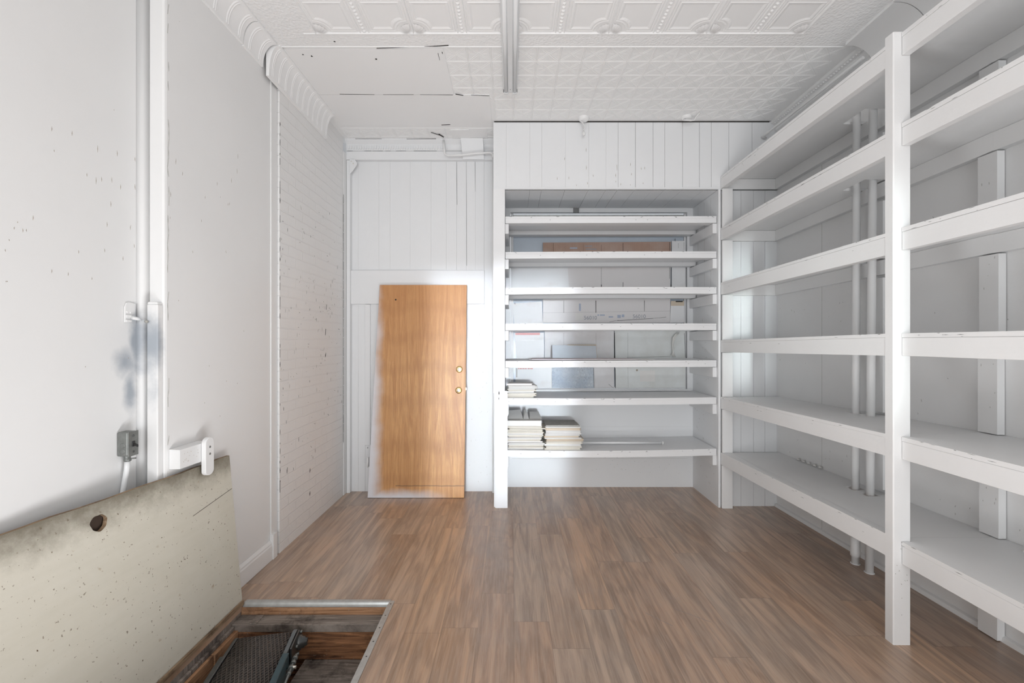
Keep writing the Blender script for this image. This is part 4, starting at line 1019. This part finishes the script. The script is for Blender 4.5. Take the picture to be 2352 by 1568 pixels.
# ---- block and turn button holding the hatch lid
m = MB(); m.hexa([(XW+.001, 2.045, .850), (-1.560, 2.045, .850), (-1.560, 2.235, .846), (XW+.001, 2.235, .846), (XW+.001, 2.045, .943), (-1.560, 2.045, .940), (-1.560, 2.235, .938), (XW+.001, 2.235, .942)])
for k in range(14):
    y = random.uniform(2.06, 2.17); z = random.uniform(.87, .915); m.fleck((-1.560, y, z), (-1.560, y+.003, z+.003), .004, (1, 0, 0), 1, .001)
tag(m.build('wall_block', [M['wall'], M['chip']], bevel=.003), 'white painted wooden block on the left wall above the raised trap door', 'wood block')
r = empty('turn_button', (-1.545, 2.215, .77), 'white rounded wooden turn button holding the raised trap door', 'turn button')
m = MB(); P = []; yc, hw = 2.213, .031
for k in range(13): t = PI*k/12; P.append((yc+hw*math.cos(t), .933+hw*math.sin(t)))
for k in range(13): t = PI+PI*k/12; P.append((yc+hw*math.cos(t), .797+.025*math.sin(t)))
m.prism(P, 'x', -1.558, -1.535); m.build('button', M['wall'], r, bevel=.003)
for z in (.915, .880):
    m = MB(); m.lathe((-1.535, yc, z), (1, 0, 0), [(.006, -.001), (.006, .001), (.004, .0015), (0, .001)], 12); m.build('screw', M['grey_metal'], r)

# ---- raised hatch lid with finger hole
YL0, YL1, LH, LT = .98, 2.405, .820, .016
r = empty('trap_door', (-1.50, 1.7, 0), 'dirty beige plywood trap door standing raised against the left wall', 'trap door')
def lidx(y, z):   # front face
    top = -1.561-(2.41-y)*.06-max(0, 2.02-y)*.07
    return -1.488+(top+1.488)*(z/LH)
hy, hz, hr = 1.700, .742, .031
bm = bmesh.new(); NY, NZ = 24, 14
outer = []; 
def P_(y, z, off=0): return (lidx(y, z)-off, y, z)
m = MB()
# front and back faces with a round hole: polar fan patch around the hole, grid elsewhere
qy0, qy1, qz0, qz1 = hy-.055, hy+.055, hz-.055, hz+.055
ysx = [YL0+(qy0-YL0)*i/8 for i in range(9)]+[qy1+(YL1-qy1)*i/8 for i in range(9)]
zsx = [0+(qz0)*i/8 for i in range(9)]+[qz1, LH]
# ragged top edge heights
rag = {y: random.uniform(-.003, .003) for y in ysx}
def zt(y, z): return z+(rag.get(y, 0) if z == LH else 0)
for off in (0, LT):
    for i in range(len(ysx)-1):
        for j in range(len(zsx)-1):
            if i == 8 and j == 8: continue
            a, b, c, d_ = ysx[i], ysx[i+1], zsx[j], zsx[j+1]
            m.add([P_(a, zt(a, c), off), P_(b, zt(b, c), off), P_(b, zt(b, d_), off), P_(a, zt(a, d_), off)], [(0, 1, 2, 3)], 0, True)
    K = 32; inn = []; out = []
    for k in range(K):
        t = 2*PI*k/K; c_, s_ = math.cos(t), math.sin(t); rr = hr*(1+.05*math.sin(3*t)+.03*math.sin(7*t)); inn.append(P_(hy+c_*rr, hz+s_*rr, off))
        q = .055/max(abs(c_), abs(s_)); out.append(P_(hy+c_*q, hz+s_*q, off))
    m.add(inn+out, [(k, (k+1) % K, K+(k+1) % K, K+k) for k in range(K)], 0, True)
    if off == 0: in0 = inn
    else: m.add(in0+inn, [(k, (k+1) % K, K+(k+1) % K, K+k) for k in range(K)], 1, True)
# edges
for i in range(len(ysx)-1):
    a, b = ysx[i], ysx[i+1]
    m.add([P_(a, zt(a, LH)), P_(b, zt(b, LH)), P_(b, zt(b, LH), LT), P_(a, zt(a, LH), LT)], [(0, 1, 2, 3)], 1)
    m.add([P_(a, 0), P_(b, 0), P_(b, 0, LT), P_(a, 0, LT)], [(0, 1, 2, 3)], 1)
for j in range(len(zsx)-1):
    for y in (YL0, YL1):
        a, b = zsx[j], zsx[j+1]; m.add([P_(y, zt(y, a)), P_(y, zt(y, b)), P_(y, zt(y, b), LT), P_(y, zt(y, a), LT)], [(0, 1, 2, 3)], 1)
m.fleck(P_(2.12, .60), P_(2.40, .64), .004, (1, 0, 0), 2, .0015)
for k in range(70):
    y = random.uniform(1.2, 2.4); z = random.uniform(.05, .78); p = P_(y, z); m.fleck(p, (p[0], y+random.uniform(-.003, .003), z+random.uniform(.002, .008)), random.uniform(.002, .005), (1, 0, 0), random.choice([3, 3, 4]), .001)
m.build('panel', [M['lid'], M['lid_edge'], M['crack'], M['chip'], M['brown_fleck']], r)
m = MB(); m.box(lidx(hy, hz)-LT-.008, lidx(hy, hz)-LT-.001, hy-.05, hy+.05, hz-.05, hz+.05); m.build('hole_dark_plate', flat('hole_dark_brown', (.05, .032, .022), .8), r)  # dark plate added behind the finger hole so its inside looks shaded
# worn wood strip along the foot
m = MB(); m.hexa([(-1.486, YL0, .0), (-1.480, YL0, .0), (-1.480, YL1, .0), (-1.486, YL1, .0), (-1.486, YL0, .022), (-1.482, YL0, .018), (-1.482, YL1, .020), (-1.486, YL1, .026)])
m.build('bottom_edging', M['lid_edge'], r)

# ---- hatch pit: wooden lining, metal edge strips
pit = empty('hatch_pit', (-1.08, 1.7, -.03), 'open floor hatch lined with old stained wood beside the raised trap door', 'floor hatch')
yB = HY1
m = MB(); m.box(HX0-.02, HX1, yB-.028, yB-.001, -.075, -.012); m.build('upper_board', M['pit_side'], pit, bevel=.003)
m = MB(); m.box(HX0, HX1-.012, yB-.115, yB-.029, -.095, -.055); m.box(HX0+.09, HX0+.13, yB-.112, yB-.040, -.0545, -.050); m.build('rear_ledge', M['pit_ledge'], pit, bevel=.004)
m = MB(); m.box(HX0, HX1-.02, yB-.110, yB-.080, -.245, -.096); m.build('rear_beam', M['pit_wood'], pit, bevel=.004)
m = MB(); m.box(HX0-.035, HX0-.001, HY0, yB-.03, -.075, -.036); m.box(HX0, HX0+.016, HY0, yB-.116, -.085, -.062); m.build('side_ledge', M['pit_ledge'], pit, bevel=.004)
m = MB(); m.box(HX0, HX0+.028, HY0, yB-.30, -.36, -.086); m.box(HX0, HX0+.034, yB-.295, yB-.112, -.30, -.086); m.build('side_board', M['pit_side'], pit, bevel=.003)
m = MB(); m.box(HX1-.012, HX1+.02, HY0, yB-.03, -.30, -.036); m.build('side_beam', M['pit_ledge'], pit, bevel=.004)
m = MB(); m.box(-1.105, HX1-.013, HY0, yB-.082, -.285, -.247)
for k in range(26):
    y = random.uniform(2.03, 2.12); x = random.uniform(-1.0, -.72); m.fleck((x, y-.0, -.247), (x+random.uniform(.005, .02), y, -.247), .004, (0, 0, 1), 1, .002)
m.build('step_plank', [M['pit_ledge'], M['dust']], pit, bevel=.003)
m = MB(); m.box(HX0, HX1, HY0, yB-.02, -.80, -.78); m.build('pit_bottom', M['pit_wood'], pit)
m = MB(); m.box(HX0-.06, HX0-.04, HY0-.02, yB+.02, -.80, -.04); m.box(HX1+.021, HX1+.04, HY0-.02, yB+.02, -.80, -.04); m.box(HX0-.06, HX1+.04, yB+.0, yB+.02, -.80, -.04); m.box(HX0-.06, HX1+.04, HY0-.04, HY0-.02, -.80, -.04); m.build('pit_lining', M['pit_wood'], pit)
m = MB(); m.prism([(yB+.012, .0005), (yB+.012, .004), (yB-.004, .006), (yB-.016, .004), (yB-.020, -.006), (yB-.030, -.010), (yB-.030, -.014), (yB-.004, -.0115), (yB-.002, .0005)], 'x', HX0+.005, HX1-.012); m.build('metal_strip', M['alu'], pit)
m = MB(); m.box(HX1-.018, HX1+.010, HY0, yB+.002, .0006, .004); m.box(HX1-.020, HX1-.017, HY0, yB-.032, -.020, .004)
m.build('metal_strip', M['alu'], pit, bevel=.001)
for y in (2.40, 2.30, 2.20, 2.10, 2.0):
    m = MB(); m.lathe((HX1-.004, y, .004), (0, 0, 1), [(.004, 0), (.003, .0012), (0, .0016)], 10); m.build('strip_screw', M['dark_metal'], pit)

# ---- conveyor in the pit
cv = empty('belt_conveyor', (-1.22, 2.0, -.4), 'black diamond-textured belt conveyor end with teal side rail inside the floor hatch', 'conveyor')
A = Vector((-1.240, 2.185)); B = Vector((-1.045, 1.25)); ax = (B-A).normalized(); sd = Vector((-ax.y, ax.x)); L = (B-A).length   # sd points to +x side
if sd.x < 0: sd = -sd
def cp(s, t, z): q = A+ax*s+sd*t; return Vector((q.x, q.y, z))
def slope(s): return -.030+s*.012
W2 = .125; R_ = .048
m = MB(); sect = []
for k in range(13):
    t = PI*k/12; sect.append((-.0+.0-R_*math.sin(t)*1.0, -R_+R_*math.cos(t)))    # half circle around the far end, s negative
rows = [(s, slope(0)+z) for s, z in sect]
path = [(L, slope(L))]+[(L*f, slope(L*f)) for f in (.75, .5, .25)]+rows+[(L, slope(L)-2*R_)]
b0 = 0; vs = []; fs = []
for s, z in path: vs += [cp(s, -W2, z), cp(s, W2, z)]
for k in range(len(path)-1): fs.append((2*k, 2*k+1, 2*k+3, 2*k+2))
m.add(vs, fs, 0, True)
o = m.build('belt', M['belt'], cv); s_ = o.modifiers.new('thick', 'SOLIDIFY'); s_.thickness = .006; s_.offset = -1
m = MB(); m.lathe(cp(0, -W2+.002, -.030-R_), (sd.x, sd.y, 0), [(0, 0), (R_-.008, 0), (R_-.008, 2*W2-.004), (0, 2*W2-.004)], 24); m.build('end_roller', M['dark_metal'], cv)
def rail(t0, t1, s0, s1, dz0, dz1, name, mat, bev=.004):
    m = MB(); m.hexa([cp(s0, t0, slope(s0)+dz0), cp(s0, t1, slope(s0)+dz0), cp(s1, t1, slope(s1)+dz0), cp(s1, t0, slope(s1)+dz0), cp(s0, t0, slope(s0)+dz1), cp(s0, t1, slope(s0)+dz1), cp(s1, t1, slope(s1)+dz1), cp(s1, t0, slope(s1)+dz1)])
    return m.build(name, mat, cv, bevel=bev)
rail(W2+.004, W2+.034, .17, L, -.105, .014, 'side_rail', M['teal'])
rail(-W2-.030, -W2-.004, .12, L, -.105, .006, 'side_rail', M['dark_metal'])
# rounded guards at the far end
def guard(t0, t1, r0, name, mat, s1=.16, up=.006):
    m = MB(); P = [(s1, slope(s1)+up)]
    cz = slope(0)-R_
    for k in range(13): t = PI/2+PI*k/12; P.append((math.cos(t)*r0, cz+math.sin(t)*r0))
    P.append((s1, slope(s1)-.10)); n = len(P)
    vs = [cp(s, t0, z) for s, z in P]+[cp(s, t1, z) for s, z in P]
    m.add(vs, [tuple(range(n)), tuple(range(2*n-1, n-1, -1))]+[(k, n+k, n+(k+1) % n, (k+1) % n) for k in range(n)]); return m.build(name, mat, cv, bevel=.002)
M['blue_steel'] = flat('worn_grey_blue_steel', (.17, .19, .20), .38, .5, .6, .4, 20)
guard(W2+.003, W2+.022, .056, 'end_guard', M['blue_steel']); guard(W2+.026, W2+.034, .052, 'bearing_plate', M['dark_metal'], .13)
guard(-W2-.018, -W2-.003, .050, 'end_guard', M['dark_metal'])
cz = slope(0)-R_
m = MB(); m.lathe(cp(.005, W2+.034, cz), (sd.x, sd.y, 0), [(.034, 0), (.034, .012), (.026, .016), (.026, .028), (.018, .030), (.018, .040), (.010, .041), (0, .041)], 24); m.build('bearing_hub', M['dark_metal'], cv)
for (s, z) in [(.05, .01), (-.032, .03), (.03, -.04)]:
    m = MB(); m.lathe(cp(s, W2+.034, cz+z), (sd.x, sd.y, 0), [(.008, 0), (.008, .007), (0, .008)], 6); m.build('bolt', M['grey_metal'], cv)
m = MB(); m.tube([cp(.12, W2+.052, -.062), cp(.15, W2+.052, -.064), cp(.42, W2+.052, -.064)], .006, 10)
for s, r_ in [(.135, .013), (.165, .013), (.20, .015), (.235, .011)]: m.tube([cp(s, W2+.052, -.064), cp(s+.016, W2+.052, -.064)], r_, 6)
m.build('tension_bolt', M['grey_metal'], cv)
m = MB(); m.tube([cp(.205, W2+.034, -.060), cp(.21, W2+.075, -.060)], .007, 8); m.build('stud', M['chrome'], cv)
